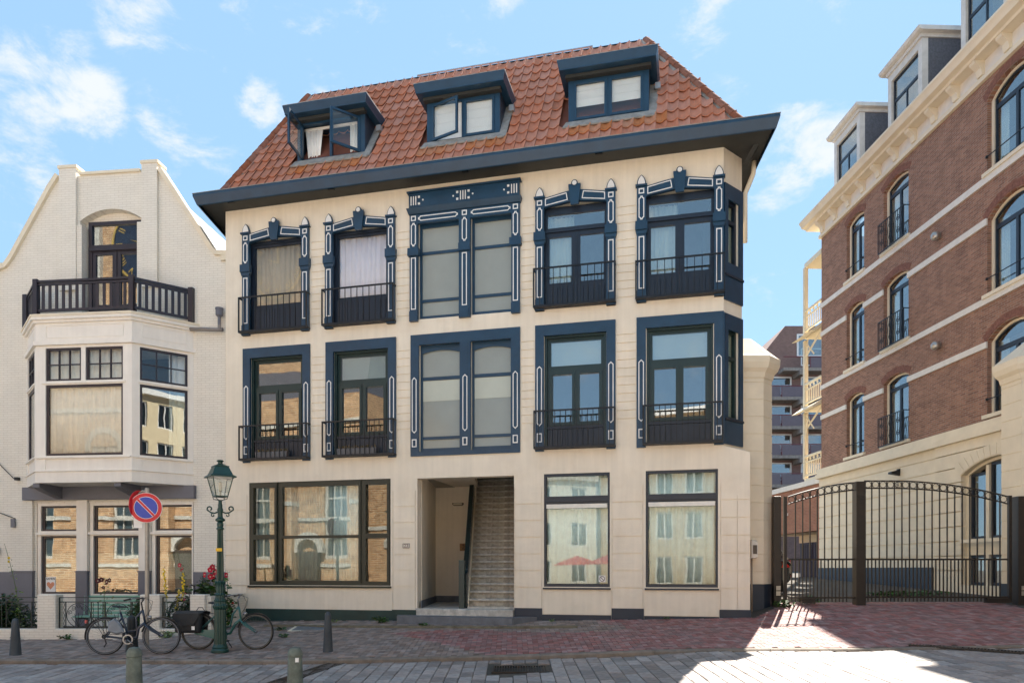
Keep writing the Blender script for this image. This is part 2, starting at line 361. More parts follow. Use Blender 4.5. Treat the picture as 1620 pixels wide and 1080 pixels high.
# ================================================================ ground
def yk(x): return interp(x, [-60, -6, 5, 12, 60], [14.5, 13.35, 12.75, 12.5, 12.0])
def zk(x): return interp(x, [-60, -12, -4, 0, 3.2, 6, 12, 40], [-.2, -.06, -.04, .07, .20, .22, .36, .8])
def yf(x): return interp(x, [-60, -7.8, -7.4, 5.2, 6.6, 12, 60], [19.3, 19.0, 18.77, 15.76, 16.8, 16.8, 16.8])
def zf(x): return interp(x, [-60, -8, -7.3, 0, 5.2, 6.2, 12, 40], [.06, .10, .30, .40, .56, .78, .80, 1.2])
def drop(x): return interp(x, [-60, 2.4, 3.6, 60], [.065, .065, .02, .02])
def ground(x, y):
    k = yk(x)
    if y < k: return zk(x) - drop(x) - .04 * min(k - y, 3.6)
    f = yf(x)
    if y < f: return zk(x) + (zf(x) - zk(x)) * (y - k) / (f - k)
    return zf(x) + .035 * min(y - f, 12)
EARTH = mat('joint_sand', (.08, .068, .055), .95, noise=.3, nscale=3, bump=.2)
ASPH = mat('paved_ground_far', (.20, .17, .15), .9, noise=.25, nscale=3, bump=.2, bscale=30)
def sheet(name, xs, ys, fz, m):
    v = [(x, y, fz(x, y)) for y in ys for x in xs]; n = len(xs)
    f = [(j * n + i, j * n + i + 1, (j + 1) * n + i + 1, (j + 1) * n + i) for j in range(len(ys) - 1) for i in range(n - 1)]
    mb = MB(); mb.add(v, f); o = mb.build(name, m, None, smooth=True, kind='structure'); return o
XS = [-400, -200, -100, -60, -40, -25, -18] + [-14 + .5 * i for i in range(57)] + [16, 20, 30, 60, 100, 200, 400]
# pavement and yards behind the kerb line, road in front of it: two sheets meeting at the kerb
tt = [0, .002, .1, .2, .3, .4, .5, .6, .7, .8, .9, 1]
def pave_pt(x, t):
    return yk(x) + t * (yf(x) - yk(x))
v = []; rows = [('t', t) for t in tt] + [('y', d) for d in (.5, 1, 2, 4, 7, 12, 20, 40, 80, 200, 600)]
for kd, q in rows:
    for x in XS:
        y = pave_pt(x, q) if kd == 't' else yf(x) + q
        v.append((x, y, ground(x, y + 1e-4) - .012))
n = len(XS); f = [(j * n + i, j * n + i + 1, (j + 1) * n + i + 1, (j + 1) * n + i) for j in range(len(rows) - 1) for i in range(n - 1)]
mb = MB(); mb.add(v, f); PAVE = mb.build('pavement', EARTH, smooth=True, kind='structure'); tag(PAVE, 'brick paved pavement rising from the kerb to the cream facade and the gate', None)
def front_sheet(ds, name, m, label, dz):
    v = []
    for d in ds:
        for x in XS: y = yk(x) - d; v.append((x, y, ground(x, y - 1e-4) - dz))
    f = [(j * n + i + 1, j * n + i, (j + 1) * n + i, (j + 1) * n + i + 1) for j in range(len(ds) - 1) for i in range(n - 1)]
    mb = MB(); mb.add(v, f); o = mb.build(name, m, smooth=True, kind='structure'); tag(o, label, None); return o
ROAD = front_sheet([0, .5, 1, 1.5, 2, 2.5, 3, 3.6, 5, 7.2], 'road', EARTH, 'sett paved road in front of the kerb', .024)
front_sheet([7.2, 8, 12, 20, 40, 100, 400], 'square', mat('pale_bounce_paving', (.52, .50, .46), .9, noise=.3, nscale=4, bump=.3, bscale=20), 'unseen ground behind the viewpoint, made pale to bounce sunlight', .010)  # unseen sheet kept pale to throw sunlight back onto the shaded facade

# road setts: lanes run away from the camera
SETT = mat('granite_sett', (.30, .262, .245), .62, noise=.3, nscale=9, bump=.25, bscale=35, rnd=.30, spec=.4)
def sett_mb(w, l, h=.035, c=.015):
    mb = MB(); mb.add([(0, 0, -h), (w, 0, -h), (w, l, -h), (0, l, -h), (0, 0, -c * .5), (w, 0, -c * .5), (w, l, -c * .5), (0, l, -c * .5), (c, c, 0), (w - c, c, 0), (w - c, l - c, 0), (c, l - c, 0)],
                     [(0, 1, 5, 4), (1, 2, 6, 5), (2, 3, 7, 6), (3, 0, 4, 7), (4, 5, 9, 8), (5, 6, 10, 9), (6, 7, 11, 10), (7, 4, 8, 11), (8, 9, 10, 11)]); return mb
GRATES = []   # rectangles (x0,x1,y0,y1) kept free in the road
def grate_zone(x0, x1, y0, y1): GRATES.append((x0, x1, y0, y1))
grate_zone(-.36, .62, 11.62, 12.28)
lw = .2; GAP = .012; recs = []
rs = random.Random(3)
x = -11.0
while x < 11.0:
    y = 6.0 + rs.random() * .4
    while y < yk(x + .1) - .17:
        L_ = .36 + rs.choice((-.06, 0, 0, .05))
        if y + L_ > yk(x + .1) - .16: L_ = yk(x + .1) - .16 - y
        if L_ > .08 and not any(x + lw > g[0] and x < g[1] and y + L_ > g[2] and y < g[3] for g in GRATES): recs.append((x, y, L_))
        y += L_ + GAP
    x += lw + GAP
LMESH = {}
def seen_size(x, y): return -(y if abs((x + .1) / max(y, .1)) < .72 and 9.4 < y else 99)
near = sorted([r for r in recs if abs(r[0] / r[1]) < .71 and r[1] > 10.2], key=lambda r: r[1])[:290]
ns = set(near)
stuffmb = MB()
for (x, y, L_) in recs:
    jz = rs.uniform(-.004, .004); z = ground(x + lw / 2, y + L_ / 2) + jz
    gx = (ground(x + lw, y) - ground(x, y)) / lw; gy = (ground(x, y + min(L_, .3)) - ground(x, y)) / min(L_, .3)
    if (x, y, L_) in ns:
        k = round(L_, 2)
        if k not in LMESH:
            o = sett_mb(lw, k).build('sett', SETT, ROAD); LMESH[k] = o.data
        else: o = reuse('sett', LMESH[k], ROAD)
        o.location = (x, y, z - gy * L_ / 2 - gx * lw / 2); o.rotation_euler = (math.atan(gy), -math.atan(gx), rs.uniform(-.012, .012))
    else:
        m_ = sett_mb(lw, L_); stuffmb.add([(p[0] + x, p[1] + y, p[2] + z + gy * (p[1] - L_ / 2) + gx * (p[0] - lw / 2)) for p in m_.v], m_.f)
stuffmb.build('sett_paving', SETT, ROAD, kind='stuff')

# kerb stones
KERB = mat('kerb_concrete', (.20, .165, .135), .8, noise=.3, nscale=5, bump=.3, bscale=25, rnd=.12)
x = -12.5
while x < 12.5:
    x1 = x + .994; z0, z1 = ground(x, yk(x) + .01), ground(x1, yk(x1) + .01); y0, y1 = yk(x), yk(x1)
    mb = MB(); r_ = []
    for xx, yy, zz in ((x, y0, z0), (x1, y1, z1)):
        r_.append([(xx, yy - .15, zz - .35), (xx, yy + .0, zz - .35), (xx, yy + .0, zz + .006), (xx, yy - .12, zz + .004), (xx, yy - .15, zz - .02)])
    mb.loft(r_); o = mb.build('kerb_stone', KERB, PAVE); fixn(o)
    x += 1.0

# pavement bricks in herringbone, as laid geometry
PRED = mat('red_paving_brick', (.285, .150, .142), .7, noise=.3, nscale=5, bump=.2, rnd=.26, spec=.35)
PGRY = mat('grey_brown_paving_brick', (.255, .20, .175), .75, noise=.3, nscale=4, bump=.2, rnd=.28, spec=.35)
bw = .1; red = MB(); gry = MB(); rp = random.Random(5)
def is_red(x, y):
    t = (y - yk(x)) / (yf(x) - yk(x)) + .06 * sin(x * 1.3)
    if x > 2.2 + .3 * sin(y * 3): return True
    if t > .62: return False
    return x > -1.6 - (t - .3) * 3.5
BLOCK = [(-9.4, -6.75, 16.2, 30), (-13, -6.75, 16.2, 30)]
for i in range(-120, 121):
    for j in range(123, 181):
        vv = (i - j) % 4
        if vv not in (0, 3): continue
        x0, y0 = i * bw, j * bw
        sx, sy = (2 * bw, bw) if vv == 0 else (bw, 2 * bw)
        cxx, cyy = x0 + sx / 2, y0 + sy / 2
        if cyy < yk(cxx) + .06 or (cyy > yf(cxx) + (.0 if cxx < 6.2 else .7)): continue
        if cxx > 11.4 or (cxx < -6.8 and cyy > 16.35): continue
        g = .004; z = ground(cxx, cyy) + rp.uniform(-.002, .0025)
        tgt = red if is_red(cxx, cyy) else gry
        gx = (ground(cxx + .05, cyy) - ground(cxx - .05, cyy)) * 10; gy = (ground(cxx, cyy + .05) - ground(cxx, cyy - .05)) * 10
        a, b, c, d = x0 + g, x0 + sx - g, y0 + g, y0 + sy - g
        P = [(a, c), (b, c), (b, d), (a, d)]
        zt = [z + gx * (p[0] - cxx) + gy * (p[1] - cyy) for p in P]
        tgt.add([(p[0], p[1], q - .02) for p, q in zip(P, zt)] + [(p[0], p[1], q) for p, q in zip(P, zt)], [(4, 5, 6, 7), (0, 1, 5, 4), (1, 2, 6, 5), (2, 3, 7, 6), (3, 0, 4, 7)])
red.build('red_brick_paving', PRED, PAVE, kind='stuff'); gry.build('grey_brick_paving', PGRY, PAVE, kind='stuff')
# ================================================================ the cream corner building
TH = math.atan(.239)
B = empty('apartment_house', (-7.3925, 18.7668, 0), -TH, 'cream stuccoed three storey corner house with navy window surrounds and red tiled roof', 'house')
TOPZ = 10.84
H2 = [(.66, 2.25, 7.62, 10.02), (2.98, 4.55, 7.62, 10.02), (5.28, 6.32, 7.62, 9.98), (6.6, 7.6, 7.62, 9.98), (8.31, 9.87, 7.62, 10.02), (10.65, 12.2, 7.62, 10.02)]
H1 = [(.72, 2.21, 4.36, 7.0), (3.04, 4.5, 4.36, 7.0), (5.3, 6.33, 4.4, 7.02), (6.6, 7.58, 4.4, 7.02), (8.37, 9.8, 4.36, 7.0), (10.7, 12.14, 4.36, 7.0)]
HG = [(.68, 4.56, 1.2, 3.81), (5.25, 7.65, 0, 3.79), (8.36, 9.88, 1.2, 3.8), (10.68, 12.24, 1.2, 3.8)]
gro = []
for a, b in ((2.44, 2.83), (4.73, 5.06), (7.83, 8.14), (10.04, 10.46)):
    for k in range(12): gro.append((a, b, 7.72 + k * .185, 7.741 + k * .185))
    for k in range(11): gro.append((a, b, 4.98 + k * .19, 5.001 + k * .19))
for a, b in ((0, .62), (4.62, 5.2), (7.67, 8.31), (9.93, 10.62), (12.29, 12.9)):
    for k in range(6): gro.append((a, b, 1.17 + k * .387, 1.193 + k * .387))
    gro.append((a - .006, a + .006, .6, 3.5) if a else (0, .001, .6, .61)); gro.append((b - .006, b + .006, .6, 3.5))
for z in (4.02, 7.43): pass
front = slab(0, 12.36, .2, TOPZ, H2 + H1 + HG, 0, .28, grooves=[g for g in gro if g[0] < 12.3], gd=.022)
FW = front.build('front_wall', STUC, B)
slab(12.36, 12.91, .2, 4.14, [], 0, .06, grooves=[(12.36, 12.91, 1.17 + k * .387, 1.193 + k * .387) for k in range(6)] + [(12.64, 12.65, .6, 3.2)], gd=.022).build('corner_pier_wall', STUC, B)
MB().prism_xy([(12.36, .06), (12.91, .06), (12.78, .57), (12.45, .57)], .2, 4.14).build('corner_pier_core', STUC, B)
mb = MB(); mb.add([(12.36, 0, 4.14), (12.91, 0, 4.14), (12.90, .5, 4.14), (12.36, 0, 4.30), (12.78, .56, 4.30)], [(0, 1, 3), (1, 2, 4, 3), (0, 3, 4, 2), (0, 2, 1)])
fixn(mb.build('corner_weathering', STUC, B))
# other walls and floors
SD = (-.1646, .9864); LD = (-.222, .975)
def wallseg(p, q, t, z0, z1, name, m):
    d = (q[0] - p[0], q[1] - p[1]); l = hypot(*d); nx, ny = -d[1] / l * t, d[0] / l * t
    return fixn(MB().prism_xy([p, q, (q[0] + nx, q[1] + ny), (p[0] + nx, p[1] + ny)], z0, z1).build(name, m, B))
wallseg((12.78, .58), (12.78 + SD[0] * 9, .58 + SD[1] * 9), .3, .2, TOPZ, 'side_wall', STUC)
wallseg((0, .29), (LD[0] * 9, LD[1] * 9), -.3, .2, TOPZ, 'side_wall', STUC)
MB().box(-2, 11.5, 9.1, 9.4, .2, TOPZ).build('rear_wall', STUC, B)
for z in (3.95, 7.2):
    mb = MB()
    mb.prism_xy([(.05, .29), (5.1, .29), (5.1, 9), (-1.8, 9)], z, z + .25).build('floor_slab', ROOM, B)
    mb = MB(); mb.prism_xy([(8.0, .29), (12.2, .29), (12.6, .7), (11.5, 9), (8.0, 9)], z, z + .25).build('floor_slab', ROOM, B)
for z in (.45,): MB().prism_xy([(.05, .29), (5.1, .29), (5.1, 9), (-1.8, 9)], .2, .6).build('floor_slab', WOODF, B); MB().prism_xy([(7.9, .29), (12.2, .29), (12.6, .7), (11.5, 9), (7.9, 9)], .2, .7).build('floor_slab', WOODF, B)
for k, (a, b) in enumerate(((.1, 4.2), (8.0, 12.0))):
    for z0, z1 in ((.7, 3.95), (4.2, 7.2), (7.45, 10.8)): MB().box(a, b, 3.4, 3.5, z0, z1).build('inner_wall', ROOM, B)
for a in (5.08, 7.82):
    MB().box(a, a + .10, .29, 9, 4.2, 10.8).build('inner_wall', ROOM, B)
MB().prism_xy([(5.05, .29), (5.15, .29), (5.15 - .239 * 5, 5.29), (5.05 - .239 * 5, 5.29)], .2, 4.2).build('inner_wall', ROOM, B)
MB().prism_xy([(7.80, .29), (7.90, .29), (7.90, 6), (7.80, 6)], .2, 4.2).build('inner_wall', ROOM, B)

MB().prism_xy([(.1, .35), (12.5, .35), (11.4, 9.0), (-1.8, 9.0)], TOPZ + .022, TOPZ + .1).build('attic_floor', ROOM, B)

# ---- plinth
for a, b, z1, m in ((.02, 4.6, .60, PLINTHG), (4.6, 5.24, .62, PLINTHG), (7.66, 8.32, .70, PLINTHB), (9.92, 10.64, .72, PLINTHB), (12.27, 12.93, .72, PLINTHB)):
    MB().box(a, b, -.02, .0, .15, z1).build('plinth', m, B)
for a, b in ((8.33, 9.91), (10.65, 12.26)):
    MB().box(a, b, -.06, .0, .2, .56).build('plinth', PLINTHB, B)
    MB().strip(rect(a + .01, b - .01, .57, 1.165), inset(rect(a + .01, b - .01, .57, 1.165), .012), -.006, 0).build('panel_joint', STUC, B)

# ---- window furniture
def hexp(xc, w, z0, z1, c=.06): return [(xc, z0), (xc + w / 2, z0 + c), (xc + w / 2, z1 - c), (xc, z1), (xc - w / 2, z1 - c), (xc - w / 2, z0 + c)]
def notch(xc, w, z0, z1, bottom=True):
    h = w / 2; q = h * .45; p = []
    if bottom: p += [(xc - q, z0), (xc + q, z0), (xc + q, z0 + .03), (xc + h, z0 + .055)]
    else: p += [(xc - h, z0), (xc + h, z0)]
    p += [(xc + h, z1 - .055), (xc + q, z1 - .03), (xc + q, z1), (xc - q, z1), (xc - q, z1 - .03), (xc - h, z1 - .055)]
    if bottom: p += [(xc - h, z0 + .055), (xc - q, z0 + .03)]
    return p
def hnotch(x0, x1, z0, z1):
    zc = (z0 + z1) / 2; h = (z1 - z0) / 2; q = h * .45
    return [(x0 + .055, z0), (x1 - .055, z0), (x1 - .03, zc - q), (x1, zc - q), (x1, zc + q), (x1 - .03, zc + q), (x1 - .055, z1), (x0 + .055, z1), (x0 + .03, zc + q), (x0, zc + q), (x0, zc - q), (x0 + .03, zc - q)]

def railing(x0, x1, z0, z1, nb, depth=.2, corner_extra=True):
    r = slab(x0, x1, z0, z1, [(x0 + .03, x1 - .03, z0 + .05, z1 - .035)], -depth, -depth + .03).build('balcony_railing', IRON, B)
    bar = None
    for k in range(nb):
        xx = x0 + (x1 - x0) * (k + 1) / (nb + 1)
        if bar is None: bar = MB().box(-.008, .008, -depth + .006, -depth + .022, z0 + .05, z1 - .035).build('bar', IRON, r); bar.location = (xx, 0, 0)
        else: inst(bar, r, (xx, 0, 0))
    for xx in (x0, x1 - .03):
        slab_y = MB()
        slab_y.box(xx + .005, xx + .025, -depth + .03, .0, z1 - .035, z1).build('rail_return', IRON, r)
        MB().box(xx + .005, xx + .025, -depth + .03, .0, z0, z0 + .04).build('rail_return', IRON, r)
    MB().box(x0 + .02, x1 - .02, -depth + .035, -.002, z0 - .0, z0 + .03).build('sill_plate', mat('weathered_sill', (.05, .05, .055), .8, noise=.5, nscale=20), r)
    return r

def frame(parent, x0, x1, z0, z1, lights, y0, y1, m, name='window_frame', zones=()):
    return slab(x0, x1, z0, z1, lights, y0, y1, zones=zones).build(name, m, parent)
def boards(parent, x0, x1, z0, z1, y, n, m):
    w = (x1 - x0) / n
    for k in range(n): MB().box(x0 + k * w + .005, x0 + (k + 1) * w - .005, y, y + .03, z0, z1).build('panel_board', m, parent)

def surround2(x0, x1, glaz, trimm=WTRIM, corner=False):
    """top floor window with painted pilasters, lintel, keystone and finials"""
    pw = .20; bm = .27
    zl = 9.98
    xs0, xs1 = x0 + pw, x1 - pw; xc = (x0 + x1) / 2
    # one connected outline: pilasters and lintel
    outer = [(x0, 7.56), (x0, 10.14), (x0 + pw, 10.14), (xc - .13, 10.25), (xc + .13, 10.25), (x1 - pw, 10.14), (x1, 10.14), (x1, 7.56)]
    inner = [(xs0, 7.56), (xs0, 9.9), (xs0 + .02, 9.93), (xc - .13, 10.0), (xc + .13, 10.0), (xs1 - .02, 9.93), (xs1, 9.9), (xs1, 7.56)]
    w = MB().strip(outer, inner, -.07, .02, closed=False).build('window', NAVY, B); fixn(w)
    # keystone with ball
    MB().prism_xz([(xc - .09, 9.9), (xc + .09, 9.9), (xc + .14, 10.32), (xc + .14, 10.36), (xc + .09, 10.36), (xc - .09, 10.36), (xc - .14, 10.36), (xc - .14, 10.32)], -.13, -.07).build('keystone', NAVY, w)
    c = [(xc + .075 * cos(t * pi / 8), 10.38 + .075 * sin(t * pi / 8)) for t in range(16)]
    MB().prism_xz(c, -.13, -.06).build('keystone_rim', NAVY, w)
    c = [(xc + .052 * cos(t * pi / 8), 10.38 + .052 * sin(t * pi / 8)) for t in range(16)]
    MB().prism_xz(c, -.142, -.12).build('keystone_ball', WTRIM, w)
    for k, (a, b) in enumerate(((x0, x0 + pw), (x1 - pw, x1))):
        m_ = (a + b) / 2
        MB().box(a - .035, b + .035, -.12, .0, 9.17, 9.36).build('pilaster_block', NAVY, w)
        MB().prism_xz([(a - .005, 9.08), (b + .005, 9.08), (b + .035, 9.168), (a - .035, 9.168)], -.09, 0).build('pilaster_corbel', NAVY, w)
        MB().box(a - .03, b + .03, -.11, .0, 10.142, 10.18).build('pilaster_cap', NAVY, w)
        dome = [(m_ - .10, 10.185), (m_ + .10, 10.185), (m_ + .098, 10.25), (m_ + .07, 10.33), (m_ + .03, 10.385), (m_, 10.41), (m_ - .03, 10.385), (m_ - .07, 10.33), (m_ - .098, 10.25)]
        MB().prism_xz(dome, -.06, .0).build('finial_rim', NAVY, w)
        MB().prism_xz(inset(dome, .018), -.072, -.05).build('finial', WTRIM, w)
        trim_ring(rect(m_ - .062, m_ + .062, 9.98, 10.10), .024, -.08, -.068, WTRIM, w)
        trim_ring(notch(m_, .125, 9.40, 9.93), .022, -.08, -.068, WTRIM, w)
        trim_ring(rect(m_ - .062, m_ + .062, 7.86, 9.03), .022, -.08, -.068, WTRIM, w)
        MB().box(a - .004, b + .004, -.09, -.0, 7.56, 7.82).build('pilaster_base', NAVY, w)
    # lintel panels
    trim_ring([(x0 + pw + .03, 9.955), (xc - .16, 10.035), (xc - .19, 10.21), (x0 + pw + .03, 10.12)], .02, -.08, -.068, WTRIM, w)
    trim_ring([(xc + .16, 10.035), (x1 - pw - .03, 9.955), (x1 - pw - .03, 10.12), (xc + .19, 10.21)], .02, -.08, -.068, WTRIM, w)
    glaz(w, xs0, xs1)
    railing(x0 - .03, x1 + .02, 7.60, 8.50 if not corner else 8.45, 11)
    return w

def glaz_single(cur, cm):
    def g(w, a, b):
        frame(w, a - .06, b + .06, 7.63, 9.98, [(a + .08, b - .10, 8.36, 9.84)], .09, .17, NAVYD, zones=[((a + .06, b - .08, 8.30, 9.90), .12)])
        boards(w, a + .06, b - .08, 7.66, 8.24, .065, 9, NAVYD)
        pane(w, a + .07, b - .09, 8.35, 9.85, .14, GLASSC)
        curtain(w, a + .05, b - .08, 7.9, 9.9, .19, cm, seed=int(a * 10), wl=.15)
    return g
def glaz_double(curt_part):
    def g(w, a, b):
        m_ = (a + b) / 2
        li = [(a + .06, b - .06, 9.50, 9.80), (a + .10, m_ - .10, 8.22, 9.28), (m_ + .10, b - .08, 8.22, 9.28)]
        frame(w, a - .06, b + .06, 7.63, 9.97, li, .09, .16, NAVYD, zones=[((m_ - .03, m_ + .03, 7.7, 9.36), .07), ((a, b, 9.39, 9.44), .05)])
        for k in range(2):
            x0, x1 = (a + .07, m_ - .06) if k == 0 else (m_ + .06, b - .06); boards(w, x0, x1, 7.66, 8.10, .055, 5, NAVYD)
        for l in li: pane(w, l[0] - .01, l[1] + .01, l[2] - .01, l[3] + .01, .12, GLASSH)
        curtain(w, a + .03, a + (b - a) * curt_part, 7.8, 9.78, .22, CURT, seed=3, wl=.11)
        MB().box(a, b, .2, .23, 9.82, 9.93).build('curtain_rail', STUCS, w)
    return g
surround2(.52, 2.39, glaz_single(1, mat('beige_curtain', (.55, .47, .38), .9, noise=.05)))
surround2(2.84, 4.69, glaz_single(2, mat('lilac_curtain', (.74, .76, .92), .9, noise=.03)))
surround2(8.17, 10.01, glaz_double(.46))
surround2(10.49, 12.36, glaz_double(.47), corner=True)

def surround1(x0, x1, green, curt=None):
    s = .205; xs0, xs1 = x0 + s, x1 - s
    w = slab(x0, x1, 4.32, 7.235, [(xs0, xs1, 4.3, 6.985)], -.04, .03).build('window', NAVY, B)
    for m_ in (x0 + s / 2, x1 - s / 2):
        trim_ring(hexp(m_, .12, 4.90, 6.29), .02, -.055, -.038, WTRIM, w); trim_ring(rect(m_ - .06, m_ + .06, 4.53, 4.74), .022, -.055, -.038, WTRIM, w)
    a, b = xs0, xs1; m_ = (a + b) / 2
    MB().strip([(a - .03, 4.36), (a - .03, 7.02), (b + .03, 7.02), (b + .03, 4.36)], [(a + .055, 4.36), (a + .055, 6.94), (b - .055, 6.94), (b - .055, 4.36)], .05, .12, closed=False).build('frame_moulding', green, w)
    li = [(a + .14, b - .14, 6.31, 6.86), (a + .18, m_ - .085, 5.0, 6.10), (m_ + .085, b - .18, 5.0, 6.10)]
    frame(w, a - .05, b + .05, 4.36, 7.01, li, .12, .2, green, zones=[((a + .1, b - .1, 6.26, 6.91), .14), ((a + .11, m_ - .025, 4.93, 6.17), .10), ((m_ + .025, b - .11, 4.93, 6.17), .10)])
    MB().box(a + .06, b - .06, .06, .12, 4.84, 4.9).build('sill', NAVYD, w)
    boards(w, a + .07, b - .07, 4.38, 4.83, .07, 11, NAVYD)
    for l in li: pane(w, l[0] - .01, l[1] + .01, l[2] - .01, l[3] + .01, .15, GLASSH)
    if x0 > 2: MB().box(a + .13, b - .13, .205, .215, 6.28, 6.93).build('fanlight_bright_backing', BLIND, w)  # white panel added behind the top pane to brighten it like reflected sky
    if curt: curtain(w, a + .1, b - .1, 4.9, 6.95, .26, curt, seed=int(a * 7))
    return w
surround1(.52, 2.41, GREEND)
surround1(2.84, 4.71, GREEND)
surround1(8.16, 10.01, GREEND)
surround1(10.48, 12.36, OLIVE if False else GREEND)
for a, b in ((.50, 2.42), (2.82, 4.72), (8.15, 10.02), (10.62, 12.34)): railing(a, b, 4.36, 5.24, 14 if a < 10 else 13)

# ---- central stair window, top
x0, x1 = 5.08, 7.80
piers = [(5.08, 5.28), (6.32, 6.6), (7.6, 7.8)]
CW = slab(x0, x1, 7.56, 10.12, [(5.28, 6.32, 7.5, 9.9), (6.6, 7.6, 7.5, 9.9)], -.07, .02).build('window', NAVY, B)
for a, b in piers:
    m_ = (a + b) / 2; h = .1
    MB().box(m_ - .14, m_ + .14, -.12, -.0 if m_ < 6 or m_ > 7 else -.071, 9.13, 9.31).build('pilaster_block', NAVY, CW)
    trim_ring(rect(m_ - .062, m_ + .062, 9.97, 10.09), .024, -.08, -.068, WTRIM, CW)
    trim_ring(notch(m_, .125, 9.36, 9.92), .022, -.08, -.068, WTRIM, CW)
    trim_ring(rect(m_ - .062, m_ + .062, 7.84, 9.09), .022, -.08, -.068, WTRIM, CW)
    MB().box(m_ - .105, m_ + .105, -.09, -.071, 7.56, 7.80).build('pilaster_base', NAVY, CW)
for a, b in ((5.3, 6.3), (6.62, 7.58)): trim_ring(hnotch(a, b, 9.955, 10.075), .02, -.08, -.068, WTRIM, CW)
# entablature
EN = MB().box(x0 + .0, x1 - .0, -.12, .0, 10.24, 10.60).build('entablature', NAVY, B)
MB().box(x0 - .04, x1 + .04, -.17, .0, 10.602, 10.64).build('cornice_moulding', NAVY, EN)
MB().loft([[(x0 - .05, -.18, 10.235), (x0 - .05, 0, 10.235), (x0 - .02, 0, 10.125), (x0 - .02, -.1, 10.125)], [(x1 + .05, -.18, 10.235), (x1 + .05, 0, 10.235), (x1 + .02, 0, 10.125), (x1 + .02, -.1, 10.125)]]).build('cornice_moulding', NAVY, EN)
def wbar(a, b, c, d): MB().box(a, b, -.132, -.12, c, d).build('white_trim', WTRIM, EN)
for xc_, sides in ((5.2, (1,)), (6.44, (-1, 1)), (7.68, (-1,))):
    for k in (-1, 0, 1): wbar(xc_ + k * .06 - .012, xc_ + k * .06 + .012, 10.32, 10.53)
    for s in sides:
        for zc in (10.32, 10.48): wbar(xc_ + s * .14 - .026, xc_ + s * .14 + .026, zc, zc + .05)
        c = [(xc_ + s * .24 + .02 * cos(t * pi / 5), 10.425 + .02 * sin(t * pi / 5)) for t in range(10)]
        MB().prism_xz(c, -.132, -.12).build('white_trim', WTRIM, EN)
for a, b in ((5.28, 6.32), (6.6, 7.6)):
    li = [(a + .06, b - .03, 9.27, 9.84), (a + .06, b - .03, 8.12, 9.2), (a + .06, b - .03, 7.72, 8.05)]
    frame(CW, a, b, 7.63, 9.97, li, .10, .2, NAVY)
    for l in li: pane(CW, l[0] - .01, l[1] + .01, l[2] - .01, l[3] + .01, .13, FROST)
# ---- central stair window, first floor
CW1 = slab(5.09, 7.80, 4.32, 7.24, [(5.3, 6.33, 4.42, 6.99), (6.6, 7.58, 4.42, 6.99)], -.04, .02).build('window', NAVY, B)
for m_ in (5.19, 6.465, 7.69):
    trim_ring(hexp(m_, .12, 4.87, 6.22), .02, -.055, -.038, WTRIM, CW1); trim_ring(rect(m_ - .06, m_ + .06, 4.54, 4.73), .022, -.055, -.038, WTRIM, CW1)
for a, b in ((5.3, 6.33), (6.6, 7.58)):
    li = [(a + .05, b - .03, 6.24, 6.93), (a + .05, b - .03, 4.80, 6.16), (a + .05, b - .03, 4.52, 4.73)]
    frame(CW1, a, b, 4.41, 7.01, li, .10, .2, NAVY)
    arcp = arc_top(a + .05, b - .03, 6.80, .07, 8)
    MB().prism_xz([(b - .03, 6.935), (a + .05, 6.935)] + arcp[::-1], .085, .098).build('arched_head', NAVY, CW1)
    for k, l in enumerate(li): pane(CW1, l[0] - .01, l[1] + .01, l[2] - .01, l[3] + .01, .13, FROST if k != 1 else FROST)
    MB().box(a + .055, b - .035, .121, .1285, 5.66, 6.155).build('roller_blind', FROSTL, CW1)

# ---- ground floor windows
wg = slab(.67, 4.57, 1.19, 3.82, [(.80, 1.40, 1.30, 2.36), (.80, 1.40, 2.48, 3.68), (1.60, 3.70, 1.32, 2.38), (1.62, 3.70, 2.45, 3.68), (3.90, 4.46, 1.30, 2.36), (3.90, 4.46, 2.48, 3.68)], .02, .12, zones=[((.74, 1.46, 1.25, 2.41), -.0), ((.74, 1.46, 2.43, 3.73), 0), ((1.47, 1.55, 1.25, 3.8), .05), ((3.76, 3.84, 1.25, 3.8), .05), ((3.84, 4.52, 1.25, 2.41), 0), ((3.84, 4.52, 2.43, 3.73), 0)]).build('window', OLIVE, B)
for l in [(.80, 1.40, 1.30, 2.36), (.80, 1.40, 2.48, 3.68), (1.60, 3.70, 1.32, 2.38), (1.62, 3.70, 2.45, 3.68), (3.90, 4.46, 1.30, 2.36), (3.90, 4.46, 2.48, 3.68)]:
    pane(wg, l[0] - .01, l[1] + .01, l[2] - .01, l[3] + .01, .07, GLASSM)
MB().box(.66, 4.58, -.05, .02, 1.14, 1.188).build('sill', OLIVE, wg)
curtain(wg, 1.62, 3.0, 1.3, 3.7, .2, mat('sheer_curtain', (.60, .57, .53), .9, noise=.05), seed=5, wl=.10); curtain(wg, 2.95, 3.75, 1.3, 3.7, .17, mat('pale_grey_curtain', (1, 1, 1)), seed=6, wl=.12); curtain(wg, .8, 1.4, 1.3, 3.7, .24, mat('beige_curtain', (1, 1, 1)), seed=7)
